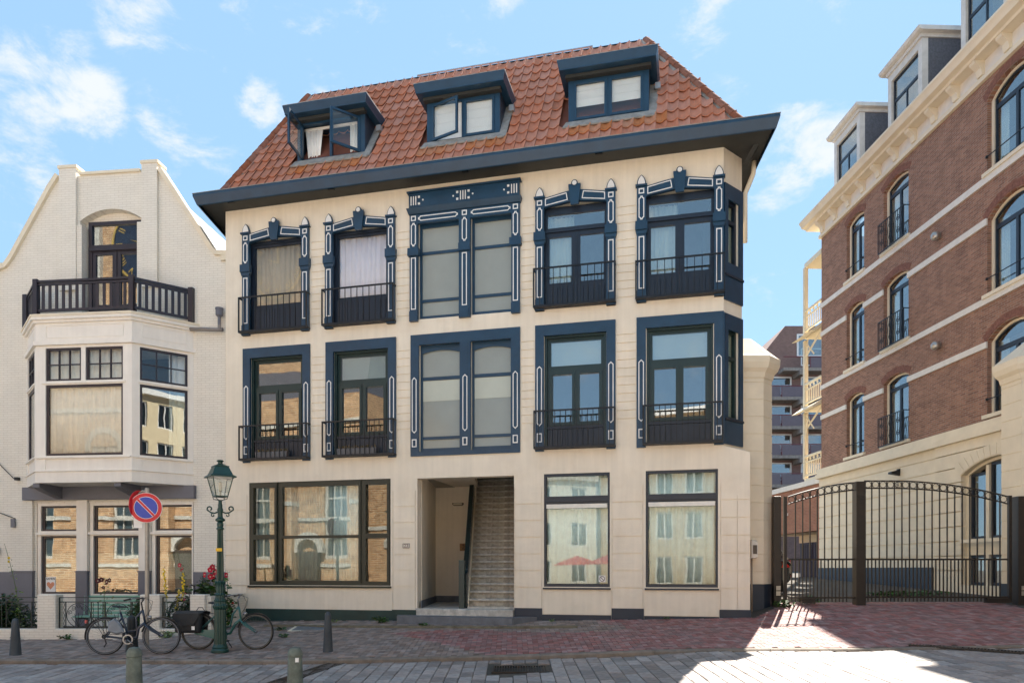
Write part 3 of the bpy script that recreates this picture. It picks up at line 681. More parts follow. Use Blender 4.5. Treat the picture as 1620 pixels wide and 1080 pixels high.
for (a, b) in ((8.35, 9.89), (10.67, 12.25)):
    w = slab(a, b, 1.18, 3.81, [(a + .06, b - .06, 1.27, 3.10), (a + .06, b - .06, 3.28, 3.74)], .02, .11, zones=[((a + .06, b - .06, 3.11, 3.15), .05)]).build('window', NAVYD, B)
    MB().box(a - .01, b + .01, -.045, .02, 1.14, 1.178).build('sill', NAVYD, w)
    pane(w, a + .05, b - .05, 1.26, 3.11, .07, GLASS); pane(w, a + .05, b - .05, 3.27, 3.75, .07, GLASS)
    MB().box(a + .07, b - .07, -.01, .045, 3.0, 3.095).build('blind_box', mat('cream_plastic', (.75, .72, .66), .4), w)
    curtain(w, a + .05, b - .05, 1.25, 3.75, .15, mat('pale_grey_curtain', (.74, .74, .74), .9, noise=.05), seed=8 + int(a), wl=.19, amp=.04)
# no-smoking style sticker on the left shop window
st = MB().box(9.62, 9.78, .060, .064, 1.31, 1.46).build('window_sticker', WTRIM, wg); st.parent = None
st.parent = B; st['label'] = 'small square sticker with a crossed circle'
c1 = [(9.70 + .062 * cos(t * pi / 12), 1.385 + .062 * sin(t * pi / 12)) for t in range(24)]
MB().strip(c1, inset(c1, .013), .057, .060).build('sticker_ring', mat('brown_print', (.10, .07, .06)), st)
MB().prism_xz([(9.655, 1.42), (9.664, 1.43), (9.745, 1.35), (9.736, 1.34)], .0565, .0595).build('sticker_bar', MATS['brown_print'], st)
# house number plaque
pl = MB().box(4.88, 5.06, -.022, .0, 2.11, 2.23).build('number_plaque', mat('enamel_plate', (.62, .58, .52), .3), B)
trim_ring(rect(4.885, 5.055, 2.115, 2.225), .012, -.026, -.02, mat('brown_print', (0, 0, 0)), pl, 'plaque_rim')
text_mesh('23', .11, MATS['brown_print'], pl, (4.97, -.024, 2.17))

# ---- chamfered corner
CA = atan2(.57, .42)
CH = B
def chl(mb, name, m, parent=None, **k): return mb.build(name, m, parent or B, loc=(12.36, 0, 0) if parent is None else None, rotz=CA if parent is None else 0, **k)
CL = .708
cw = chl(slab(0, CL, 4.14, TOPZ, [(.13, .57, 4.4, 6.95), (.13, .57, 7.66, 9.85)], 0, .25), 'chamfer_wall', STUC)
for z0, z1, gz in ((4.34, 7.20, (4.95, 6.86)), (7.50, 10.05, (8.35, 9.72))):
    w = chl(slab(.0, CL, z0, z1, [(.13, .56, gz[0] - .02, gz[1])], -.035, .0), 'window', NAVY)
    li = [(.19, .50, gz[0] + .03, gz[1] - .62 if z0 < 5 else gz[1] - .46), (.19, .50, gz[1] - .54 if z0 < 5 else gz[1] - .38, gz[1] - .04)]
    frame(w, .10, .60, z0 + .06, gz[1] + .06, li, .06, .14, GREEND if z0 < 5 else NAVYD)
    for l in li: pane(w, l[0] - .01, l[1] + .01, l[2] - .01, l[3] + .01, .1)
    MB().box(.0, CL, -.06, -.0355, z0 + .52, z0 + .57).build('sill', NAVYD, w)
    curtain(w, .15, .55, gz[0], gz[1], .2, BLIND, seed=2)
MB().box(12.36 - .001, 12.375, -.075, .0, 4.34, 7.20).build('corner_board', NAVY, B)

# ---- doorway, alcove and stairs (the passage runs askew to the facade, parallel to the side walls)
SK = -.239
def sk(mb): mb.v = [(x + SK * max(y, 0), y, z) for x, y, z in mb.v]; return mb
A0, A1 = 6.50, 7.66
sk(MB().box(5.19, 5.33, .281, 3.5, .3, 3.97)).build('alcove_side_wall', STUC, B)
sk(MB().box(5.2, 6.55, 3.4, 3.5, .3, 3.97)).build('alcove_back_wall', STUC, B)
sk(MB().box(5.33, 6.5, 3.375, 3.4, .66, .84)).build('skirting', BLUEST, B); sk(MB().box(5.331, 5.355, .05, 3.37, .66, .84)).build('skirting', BLUEST, B)
sk(MB().box(5.2, 6.6, .28, 3.4, 3.96, 4.1)).build('alcove_ceiling', STUC, B)
sk(MB().box(5.2, A0, -.0, 3.4, .3, .66)).build('alcove_floor', STONE, B)
th = MB().box(5.255, 7.645, -.10, .24, .3, .655).build('threshold_step', STONE, B); bevel(th, .015)
sk(MB().box(A0, A1, .24, .42, .3, .70)).build('threshold_step', STONE, B)
fixn(MB().prism_xy([(4.75, -.02), (8.2, -.02), (7.75, -.62), (4.95, -.55)], .2, .50).build('entrance_slab', BLUEST, B))
NST = 22; rise = .186; tread = .205; sm = None
RIS = mat('shade_toned_riser', (.34, .31, .26), .8, noise=.5, nscale=9, bump=.3)  # riser colour darkened to stand for the shade under each nosing
for k in range(NST):
    z0 = .70 + k * rise; y0 = .40 + k * tread
    if sm is None:
        prof = [(.03, rise - .05), (-.035, rise - .045), (-.042, rise - .012), (-.03, rise), (tread + .07, rise), (tread + .07, rise - .05)]
        mm = MB(); mm.loft([[(A0, y, z) for y, z in prof], [(A1, y, z) for y, z in prof]]); sm = mm.build('stair_tread', STONE, B); fixn(sm); sm.location = (SK * y0, y0, z0)
        rm_ = MB().box(A0, A1, .03, .07, -.02, rise - .05).build('stair_riser', RIS, B); rm_.location = (SK * y0, y0, z0)
    else:
        inst(sm, B, (SK * y0, y0, z0)); inst(rm_, B, (SK * y0, y0, z0))
topz = .70 + NST * rise; topy = .40 + NST * tread
sk(MB().box(A0, A1, topy, topy + 1.6, topz - .1, topz)).build('stair_landing', STONE, B)
sk(MB().box(5.2, 7.9, topy + 1.6, topy + 1.7, .3, topz + 3)).build('inner_wall', ROOM, B)
sk(MB().box(A1 + .001, A1 + .12, .28, topy + 1.6, .3, topz + 2.6)).build('stair_wall', STUC, B)
sk(MB().box(A0 - .12, A0 - .02, 3.5, topy + 1.6, .3, topz + 2.6)).build('stair_wall', STUC, B)
y1 = topy
def slopez(y, h): return .70 + (y - .40) / tread * rise + h
pts = [(.30, .66), (.30, 1.50), (.40, 1.62), (y1, slopez(y1, .92)), (y1, slopez(y1, -.2))]
mm = MB(); mm.loft([[(A0 - .12, y, z) for y, z in pts], [(A0 - .0, y, z) for y, z in pts]]); fixn(sk(mm).build('stair_parapet', mat('black_green_paint', (.006, .018, .022), .2, noise=.3, nscale=5, bump=.2), B))
mm = MB(); pts = [(.32, .7), (.32, .95), (y1, slopez(y1, .25)), (y1, slopez(y1, -.2))]
mm.loft([[(A0 + .001, y, z) for y, z in pts], [(A0 + .03, y, z) for y, z in pts]]); fixn(sk(mm).build('stair_string', STUCS, B))
MB().box(A0 - .26, A0 - .125, .18, .30, .66, 1.82).build('stair_newel', GREEND, B)
nt_ = sk(MB().box(6.06, 6.38, 3.385, 3.4, 2.13, 2.34)).build('number_tile', mat('brown_tile', (.34, .18, .07), .5, noise=.3, nscale=20), B)
text_mesh('23', .20, mat('dark_print', (.02, .015, .01)), nt_, (6.22 + SK * 3.39, 3.38, 2.235))
bl = MB().prism_xz([(-.16, 0), (-.12, -.04), (.12, -.04), (.16, 0), (.16, .04), (-.16, .04)], -.08, 0).build('bulkhead_lamp', mat('lamp_brown', (.14, .10, .06), .5), B, loc=(6.02 + SK * 3.4, 3.398, 3.46))
MB().box(-.125, .125, -.10, -.08, -.02, .03).build('lamp_diffuser', mat('opal', (.6, .55, .42), .4), bl)

# ---- eaves and gutter
def eave_poly(o):     # outline offset outwards by o
    fy = -.60 - o
    rt = (13.36 + o, fy); lf = (-.37 - o, fy)
    return [lf, rt, (rt[0] + SD[0] * 10, rt[1] + SD[1] * 10), (lf[0] + LD[0] * 10, lf[1] + LD[1] * 10)]
E1 = eave_poly(0); E2 = eave_poly(.09); E3 = eave_poly(.02)
mb = MB(); mb.prism_xy(E1, TOPZ - .02, TOPZ + .02); fixn(mb.build('eave_soffit', SOFF, B))
mb = MB(); mb.loft([[(x, y, 10.72) for x, y in E1], [(x, y, 10.735) for x, y in E3], [(x, y, 10.93) for x, y in E2], [(x, y, 10.99) for x, y in E2]], caps=False)
inn = [[(x * .5 + 3.2, y * .5 + 2.2, 0) for x, y in E1]]
mb2 = MB(); mb2.loft([[(x, y, 10.86) for x, y in E1], [(x, y, 10.725) for x, y in E1]], caps=False)
fas = mb.build('gutter_fascia', NAVY, B); fixn(fas); s = fas.modifiers.new('t', 'SOLIDIFY'); s.thickness = .03; s.offset = -1
gl = MB().loft([[(x, y, 10.992) for x, y in eave_poly(.10)], [(x, y, 11.004) for x, y in eave_poly(.10)]]).build('gutter_edge', LEAD, B); fixn(gl)
for a in (.35, 3.1, 6.5, 9.6):
    MB().box(a, a + .16, -.42, -.36, TOPZ - .045, TOPZ - .02).build('soffit_vent', IRON, B)
# hip corner strut and drain pipe at the right
MB().loft([[(12.80, .35, 10.6), (12.9, .35, 10.6), (12.9, .5, 10.6), (12.80, .5, 10.6)], [(12.98, .05, 10.82), (13.1, .05, 10.82), (13.1, .2, 10.82), (12.98, .2, 10.82)]]).build('eave_bracket', SOFF, B)
dp = MB().tube([(12.86, .72, 9.0), (12.86, .72, 10.1), (12.94, .75, 10.3), (13.04, .75, 10.55), (13.06, .75, 10.82)], .055, 10).build('drain_pipe', STUCS, B, smooth=True)

# ---- roof
RB = [(.25, -.47, 11.0), (12.69, -.47, 11.0)]; RT = [(1.23, 2.1, 14.9), (10.55, 2.1, 14.9)]
backb = [(12.69 + SD[0] * 9.3, 8.7, 11.0), (.25 + LD[0] * 9.3, 8.7, 11.0)]; backt = [(10.0, 7.0, 14.9), (.9, 7.0, 14.9)]
mb = MB(); mb.loft([[RB[0], RB[1], backb[0], backb[1]], [RT[0], RT[1], backt[0], backt[1]]])
RF = mb.build('roof', mat('roof_underlay', (.20, .07, .045), .9), B); fixn(RF)
SL = sqrt(2.57 ** 2 + 3.9 ** 2); sy, sz = 2.57 / SL, 3.9 / SL
NR = 11; row = SL / NR; TW = .243
DORM = [(2.04, 3.87), (5.49, 7.30), (8.93, 10.75)]
def tile_geo(w, l, thick=.018):
    # local: x across, y up the slope, z out of the roof; hooks over the tile below
    prof = [(0, .034), (w * .12, .020), (w * .28, .004), (w * .45, .0), (w * .62, .012), (w * .78, .040), (w * .90, .060), (w * 1.01, .062)]
    mb = MB(); n = len(prof)
    v = [(x, 0, z + .046) for x, z in prof] + [(x, l * 1.10, z + .004) for x, z in prof] + [(x, .0, z + .046 - thick) for x, z in prof]
    f = [(i, i + 1, n + i + 1, n + i) for i in range(n - 1)] + [(2 * n + i, 2 * n + i + 1, i + 1, i) for i in range(n - 1)]
    f += [(0, n, 2 * n), (n - 1, 3 * n - 1, 2 * n - 1)]
    return mb.add(v, f)
tilt = atan2(3.9, 2.57)
def tp(a, s, o=.01):  # point on slope
    return (a, -.47 + s * sy - sz * o, 11.0 + s * sz + sy * o)
def in_dormer(a, s):
    y = -.47 + s * sy; z = 11.0 + s * sz
    for d0, d1 in DORM:
        if d0 - .16 < a < d1 + .14 and 11.60 < z < 12.85: return True
    return False
cells = []
for r in range(NR):
    s0 = r * row
    for c in range(-1, 54):
        a0 = .22 + c * TW; ac = a0 + TW / 2; t = (s0 + row * .5) / SL
        la = .25 + (1.23 - .25) * t; ra = 12.69 + (10.55 - 12.69) * t
        if a0 + TW * .2 < la - .05 or a0 + TW * .8 > ra + .05: continue
        if in_dormer(ac, s0 + row * .55): continue
        oran = any(d0 - .1 < ac < d1 + .3 for d0, d1 in DORM) and r == 1 and (c * 7) % 5 != 0
        cells.append((a0, s0, oran))
# nearest 300 (right hand end is closest) are single tiles, the rest one joined part
cells.sort(key=lambda q: -(q[0] - .35 * q[1]))
tm = tmo = None; rest = MB(); rr = random.Random(9); n_single = 0
for (a0, s0, oran) in cells:
    p = tp(a0, s0)
    if n_single < 290 or oran:
        if not oran: n_single += 1
        if oran:
            if tmo is None: tmo = tile_geo(TW, row).build('orange_roof_tile', TILEO, RF, smooth=False); o = tmo
            else: o = inst(tmo, RF, (0, 0, 0))
        else:
            if tm is None: tm = tile_geo(TW, row).build('roof_tile', TILE, RF); o = tm
            else: o = inst(tm, RF, (0, 0, 0))
        o.location = p; o.rotation_euler = (tilt + rr.uniform(-.012, .012), rr.uniform(-.01, .01), rr.uniform(-.008, .008))
    else:
        g = tile_geo(TW, row); ct, st_ = cos(tilt), sin(tilt); dz = rr.uniform(0, .006)
        rest.add([(p[0] + x, p[1] + y * ct - (z + dz) * st_, p[2] + y * st_ + (z + dz) * ct) for x, y, z in g.v], g.f)
rest.build('roof_tiling', TILE, RF, kind='stuff')
# side slope on the right, seen edge on: plain tiling strip; hip caps
def hipcaps(p0, p1, n):
    d = [(p1[k] - p0[k]) / n for k in range(3)]; l = sqrt(sum(c * c for c in d)); cap = None
    az = atan2(d[1], d[0]); el = math.asin(d[2] / l)
    for k in range(n):
        mb = MB(); ring = []
        if cap is None:
            for xx, rr_, zz in ((-.02, .110, .012), (l * .5, .108, .008), (l * 1.02, .106, .002)):
                ring.append([(xx, rr_ * cos(t * pi / 6), rr_ * sin(t * pi / 6) * 1.0 + zz - .03) for t in range(7)])
            m_ = len(ring[0]); v = [q for r_ in ring for q in r_]; f = [(a * m_ + i, (a + 1) * m_ + i, (a + 1) * m_ + i + 1, a * m_ + i + 1) for a in range(2) for i in range(m_ - 1)]; f.append(tuple(range(m_)))
            mb.add(v, f); cap = mb.build('hip_tile', mat('sun_muted_hip_tile', (.25, .11, .075), .95, noise=.3, nscale=6, rnd=.15, spec=.05), RF); fixn(cap); smooth_angle(cap, 50); o = cap  # caps coloured darker than the other tiles to mute their sunlit glare
        else: o = inst(cap, RF, (0, 0, 0))
        o.location = tuple(p0[i] + d[i] * k for i in range(3)); o.rotation_euler = (0, -el, az)
for h0, h1 in (((.30, -.46, 10.98), (1.26, 2.1, 14.88)), ((12.64, -.46, 10.98), (10.5, 2.1, 14.88))): MB().tube([h0, h1], .085, 8).build('hip_mortar', LEAD, RF)
hipcaps((.25, -.50, 11.03), (1.20, 2.08, 14.93), 14)
hipcaps((12.69, -.50, 11.03), (10.58, 2.08, 14.93), 14)
# ridge flashing and roof edge rail
v = []; n = 160
for i in range(n + 1):
    a = 1.25 + (10.5 - 1.25) * i / n; v += [(a, 2.09, 14.955 + .004 * sin(2 * pi * a / TW)), (a, 2.16, 15.0), (a, 2.3, 14.98)]
mb = MB(); mb.add(v, [(i * 3 + k, (i + 1) * 3 + k, (i + 1) * 3 + k + 1, i * 3 + k + 1) for i in range(n) for k in range(2)]); mb.build('ridge_flashing', LEAD, RF)
MB().box(1.25, 10.5, 2.2, 2.26, 14.9, 15.05).build('roof_edge_board', NAVYD, RF)
rl = MB(); rl.box(4.35, 9.2, 2.34, 2.38, 15.19, 15.215); RL = rl.build('roof_rail', ZINC, RF)
for a in (4.35, 5.6, 6.8, 8.0, 9.17): MB().box(a, a + .03, 2.345, 2.375, 14.95, 15.19).build('rail_post', ZINC, RF)

# ---- dormers
def dormer(x0, x1, mode):
    z0, z1 = 11.78, 12.86; yf_ = 0.02
    sash = [(x0 + .13, (x0 + x1) / 2 - .03, z0 + .10, z1 - .12), ((x0 + x1) / 2 + .03, x1 - .13, z0 + .10, z1 - .12)]
    D = slab(x0, x1, z0, z1, sash, yf_, yf_ + .09).build('dormer', NAVY, B)
    # cheeks
    yr = -.47 + (z1 - 11) / 3.9 * 2.57
    for xx in (x0, x1 - .05):
        m_ = MB(); m_.loft([[(xx, yf_ + .09, z0 - .02), (xx, yf_ + .09, z1), (xx, yr + .05, z1)], [(xx + .05, yf_ + .09, z0 - .02), (xx + .05, yf_ + .09, z1), (xx + .05, yr + .05, z1)]]); fixn(m_.build('dormer_cheek', NAVYD, D))
    # roof with deep fascia
    m_ = MB(); P = [(x0 - .17, -.30), (x1 + .17, -.30), (x1 + .17, .95), (x0 - .17, .95)]; P2 = [(x0 - .21, -.34), (x1 + .21, -.34), (x1 + .21, .97), (x0 - .21, .97)]
    m_.loft([[(x, y, z1 + .002) for x, y in P], [(x, y, z1 + .03) for x, y in P], [(x, y, z1 + .19) for x, y in P2], [(x, y, z1 + .21) for x, y in P2]]); fixn(m_.build('dormer_roof', NAVY, D))
    m_ = MB(); m_.loft([[(x, y, z1 + .212) for x, y in P2], [(x, y, z1 + .225) for x, y in P2]]); m_.build('roof_sheet', LEAD, D)
    MB().box(x0 - .05, x1 + .05, -.12, .018, z1 - .07, z1).build('head_moulding', SOFF, D)
    # lead flashing at foot and sides
    m_ = MB(); m_.loft([[(x, *tp(0, (zz - 11) / sz, .055)[1:]) for x, zz in ((x0 - .12, 11.62), (x1 + .14, 11.62), (x1 + .06, 11.80), (x0 - .05, 11.80))], [(x, *tp(0, (zz - 11) / sz, .085)[1:]) for x, zz in ((x0 - .12, 11.62), (x1 + .14, 11.62), (x1 + .06, 11.80), (x0 - .05, 11.80))]]); fixn(m_.build('lead_flashing', LEAD, D))
    m_ = MB(); q = ((x1 + .0, 11.70), (x1 + .17, 11.66), (x1 + .19, 12.85), (x1 + .0, 12.85)); m_.loft([[(x, *tp(0, (zz - 11) / sz, .05)[1:]) for x, zz in q], [(x, *tp(0, (zz - 11) / sz, .075)[1:]) for x, zz in q]]); fixn(m_.build('lead_flashing', LEAD, D))
    MB().box(x1 + .12, x1 + .24, .42, .56, 12.60, 12.74).build('lead_flashing', ZINC, D)
    MB().box(x0 + .02, x1 - .02, 1.3, 1.35, z0 - .1, z1).build('inner_wall', ROOM, D)
    def cas(l, ang, hinge, name='casement'):
        w = l[1] - l[0]; e = empty_part(name, D)
        e_ = slab(0, w, 0, l[3] - l[2], [(.055, w - .055, .055, l[3] - l[2] - .055)], -.02, .03).build(name, NAVY, D)
        if hinge == 'L': e_.location = (l[0], yf_, l[2]); e_.rotation_euler = (0, 0, -ang); off = 0
        else: e_.location = (l[1], yf_, l[2]); e_.rotation_euler = (0, 0, ang); off = -w; 
        if off:
            for vv in e_.data.vertices: vv.co.x += off
        p = MB().box(.05 + off, w - .05 + off, 0, .006, .05, l[3] - l[2] - .05).build('pane', GLASSC, D); p.location = e_.location; p.rotation_euler = e_.rotation_euler
        return e_
    if mode == 'open':
        cas(sash[0], R(86), 'L'); cas(sash[1], R(48), 'R')
        curtain(D, sash[0][0] + .02, sash[0][0] + .42, z0 + .1, z1 - .12, .22, CURT, seed=4, wl=.09, gather=.1); curtain(D, sash[1][1] - .36, sash[1][1] - .02, z0 + .1, z1 - .12, .22, CURT, seed=9, wl=.09)
        MB().box(x0 + .1, x1 - .1, .2, .24, z1 - .16, z1 - .1).build('curtain_rail', WTRIM, D)
        MB().box(x0 + .5, x1 - .4, 1.0, 1.1, z0 - .05, z0 + .38).build('headboard', WOODF, D)
    elif mode == 'ajar':
        cas(sash[0], R(17), 'L'); cas(sash[1], 0, 'R')
        for l in sash:
            h = l[3] - l[2]
            for k in range(4): MB().box(l[0] + .02, l[1] - .02, .075, .083 + .006 * (k % 2), l[2] + h * k / 4 + .004, l[2] + h * (k + 1) / 4).build('blind_fold', BLIND, D)
    else:
        cas(sash[0], 0, 'L'); cas(sash[1], 0, 'R')
        for l in sash:
            h = l[3] - l[2]; zb = l[2] + h * .38
            for k in range(3): MB().box(l[0] + .02, l[1] - .02, .075, .083 + .006 * (k % 2), zb + (l[3] - zb) * k / 3 + .004, zb + (l[3] - zb) * (k + 1) / 3).build('blind_fold', BLIND, D)
def empty_part(n, d): return None
dormer(*DORM[0], 'open'); dormer(*DORM[1], 'ajar'); dormer(*DORM[2], 'shut')

# flower boxes standing on two of the balconies
PLANT_DRY = mat('dry_plant', (.16, .12, .06), .9, noise=.4, rnd=.4)
def dry_box(a0, a1, label):
    e = empty('planter', (-7.3925, 18.7668, 0), -TH); tag(e, label, 'planter')
    MB().loft([[(a0 + .02, -.155, 4.395), (a1 - .02, -.155, 4.395), (a1 - .02, -.03, 4.395), (a0 + .02, -.03, 4.395)], [(a0, -.162, 4.56), (a1, -.162, 4.56), (a1, -.02, 4.56), (a0, -.02, 4.56)]]).build('trough', mat('grey_trough', (.10, .10, .11), .6, noise=.3), e)
    mb = MB(); r_ = random.Random(int(a0 * 10))
    for k in range(260):
        x = r_.uniform(a0 + .03, a1 - .03); y = r_.uniform(-.15, -.03); z = 4.56 + r_.uniform(0, .07); a = r_.uniform(0, 6.3); s_ = r_.uniform(.008, .02)
        mb.add([(x, y, z - .03), (x + s_ * cos(a), y + s_ * sin(a), z), (x + .2 * s_, y, z + s_ * 1.6)], [(0, 1, 2)])
    mb.build('dry_leaves', PLANT_DRY, e, kind='stuff')
dry_box(.95, 1.85, 'grey planter of withered plants on the leftmost first floor balcony')
dry_box(3.2, 4.25, 'grey planter of withered plants on the second first floor balcony from the left')
# ================================================================ left house: white painted brick with stepped gable
LTH = math.atan(.106)
LB = empty('gabled_house', (-7.445, 18.9, 0), -LTH, 'white painted brick house with curved gable, bay window and balcony, left of the cream house', 'house')
holesL = [(-4.06, -2.34, 8.0, 10.90), (-5.3, -4.12, .86, 3.36), (-3.80, -2.36, .86, 3.36), (-2.05, -.88, .86, 3.36), (-5.0, -1.5, 4.45, 7.2)]
wl = slab(-10.5, 0, 0, 9.60, holesL, 0, .3); wl.build('front_wall', WBRICK, LB)
# gable upper part, curved shoulders
lft = [(-10.5, 9.602), (-6.42, 9.602), (-6.15, 9.70), (-5.95, 9.95), (-5.75, 10.28), (-4.86, 11.72), (-4.62, 12.05)]
rgt = [(-1.84, 12.05), (-1.55, 11.62), (-.62, 10.2), (-.42, 9.90), (-.28, 9.76), (-.001, 9.74), (-.001, 9.602)]
gt = arc_top(-4.06, -2.34, 10.85, .28, 10)
mb = MB(); mb.prism_xz(lft[1:] + [(-4.55, 12.05), (-4.062, 12.05), (-4.062, 9.602)], .0, .3); fixn(mb.build('gable_wall', WBRICK, LB))
mb = MB(); mb.prism_xz([(-2.338, 9.602), (-2.338, 12.05), (-1.84, 12.05)] + rgt[1:], .0, .3); fixn(mb.build('gable_wall', WBRICK, LB))
mb = MB(); mb.prism_xz([(-2.34, 12.05), (-4.06, 12.05)] + gt[::-1], .0, .3); fixn(mb.build('gable_wall', WBRICK, LB))
# recess back wall around the door
slab(-4.062, -2.338, 8.0, 11.2, [(-3.91, -2.31 - .05, 8.0, 10.88)], .24, .5).build('recess_wall', WBRICK, LB)
# coping along the gable
def coping(pts, w=.12, y0=-.09, y1=.14):
    o = [(x, z) for x, z in pts]; n = len(o); up = []
    for i in range(n):
        a = o[max(i - 1, 0)]; b = o[min(i + 1, n - 1)]; d = (b[0] - a[0], b[1] - a[1]); l = hypot(*d); up.append((o[i][0] - d[1] / l * w, o[i][1] + d[0] / l * w))
    return MB().strip(up, o, y0, y1, closed=False)
fixn(coping(lft).build('gable_coping', STUCS, LB)); fixn(coping(rgt).build('gable_coping', STUCS, LB))
MB().box(-4.05, -2.35, -.06, .32, 12.052, 12.12).build('gable_coping', STUCS, LB)
for k in range(4): MB().box(-3.85 + k * .42, -3.66 + k * .42, .1, .3, 12.122, 12.16).build('cap_stone', STUCS, LB)
for a, b in ((-4.60, -4.12), (-2.27, -1.84)):
    MB().box(a, b, -.09, .001 - .002, 9.0, 12.22).build('gable_pier', WBRICK, LB); MB().box(a, b, .001, .3, 12.052, 12.22).build('gable_pier', WBRICK, LB)
    MB().box(a - .03, b + .03, -.11, .31, 12.222, 12.30).build('pier_cap', STUCS, LB)
for a, b in ((-4.12, -3.98), (-2.42, -2.27)): MB().box(a, b, -.05, .239, 8.0, 10.72).build('reveal_pier', WBRICK, LB)
for a, b in ((-.1, -.0), (-9.0, -6.42)): MB().box(a, b, -.08, -.002, 9.602 if a > -1 else 9.50, 9.74 if a > -1 else 9.62).build('eave_string', STUCS, LB)
MB().box(-6.75, -6.42, -.06, -.002, 7.6, 9.4).build('wall_pier', WBRICK, LB)
# slate roof left of the gable and behind it
fixn(MB().loft([[(-10.5, .35, 9.62), (-6.3, .35, 9.62), (-6.3, 2.2, 10.6), (-10.5, 2.2, 10.6)], [(-10.5, .35, 9.7), (-6.3, .35, 9.7), (-6.3, 2.2, 10.68), (-10.5, 2.2, 10.68)]]).build('roof', SLATE, LB))
MB().box(-10.5, -6.3, 2.2, 2.4, 10.6, 10.85).build('roof_cornice', STUCS, LB)
fixn(MB().loft([[(-.40, .3, 9.62), (-.95, .3, 10.45), (-1.85, .3, 11.8), (-4.6, .3, 11.8), (-5.6, .3, 10.3), (-6.0, .3, 9.62)], [(-.40, 8, 9.62), (-.95, 8, 10.45), (-1.85, 8, 11.8), (-4.6, 8, 11.8), (-5.6, 8, 10.3), (-6.0, 8, 9.62)]]).build('roof', SLATE, LB))
MB().box(-10.5, -.1, 7.9, 8.2, 0, 9.6).build('rear_wall', WBRICK, LB)
MB().box(-10.5, -10.2, .3, 7.9, 0, 9.6).build('side_wall', WBRICK, LB); MB().box(-.30, -.05, .301, 7.9, 0, 9.6).build('side_wall', WBRICK, LB)
for z in (.5, 3.9, 7.7): MB().box(-10.2, -.31, .31, 7.9, z, z + .22).build('floor_slab', WOODF, LB)
for z0, z1 in ((.72, 3.9), (4.12, 7.7), (7.92, 11)): MB().box(-9.0 if z1 < 10 else -4.9, -.31 if z1 < 10 else -1.6, 3.0, 3.1, z0, z1).build('inner_wall', ROOM, LB)
# balcony door with fanlight
a, b = -3.91, -2.34
w = slab(a, b, 8.05, 10.86, [(a + .10, b - .10, 10.24, 10.77), (a + .20, -3.24, 8.65, 9.98), (-3.0, b - .20, 8.65, 9.98)], .12, .22, zones=[((a + .04, b - .04, 10.08, 10.16), .08), ((a + .10, -3.13, 8.1, 10.06), .14), ((-3.11, b - .10, 8.1, 10.06), .14)]).build('balcony_door', AUB, LB)
for l in [(a + .10, b - .10, 10.24, 10.77), (a + .20, -3.24, 8.65, 9.98), (-3.0, b - .20, 8.65, 9.98)]: pane(w, l[0] - .01, l[1] + .01, l[2] - .01, l[3] + .01, .17, GLASSH)

# ---- bay window
BP = [(-5.60, 0), (-4.53, -1.0), (-1.93, -1.0), (-.88, 0)]          # plan
def off(P, o): # offset of the three faces outwards
    k = .4142 * o; return [(P[0][0] - o * 1.41, P[0][1]), (P[1][0] - k, P[1][1] - o), (P[2][0] + k, P[2][1] - o), (P[3][0] + o * 1.41, P[3][1])]
def bslab(o, z0, z1, name, m, parent=None, bw_=None):
    P = off(BP, o); mb = MB(); mb.prism_xy(P, z0, z1); return fixn(mb.build(name, m, parent or LB))
BAY = bslab(.0, 3.78, 4.06, 'bay_base', BAYW); BAY.name = 'bay_window'
bslab(.03, 4.062, 4.085, 'bay_string', BAYW, BAY)
bslab(-.12, 4.086, 4.30, 'bay_floor', BAYW, BAY)
bslab(-.02, 7.20, 7.24, 'bay_head', BAYW, BAY); bslab(.05, 7.242, 7.34, 'bay_architrave', BAYW, BAY)
bslab(.0, 7.342, 7.80, 'bay_frieze', BAYW, BAY); bslab(.05, 7.802, 7.87, 'bay_cornice', BAYW, BAY); bslab(.10, 7.872, 7.95, 'bay_cornice', BAYW, BAY); bslab(.12, 7.952, 8.0, 'bay_cornice', STUCS, BAY)
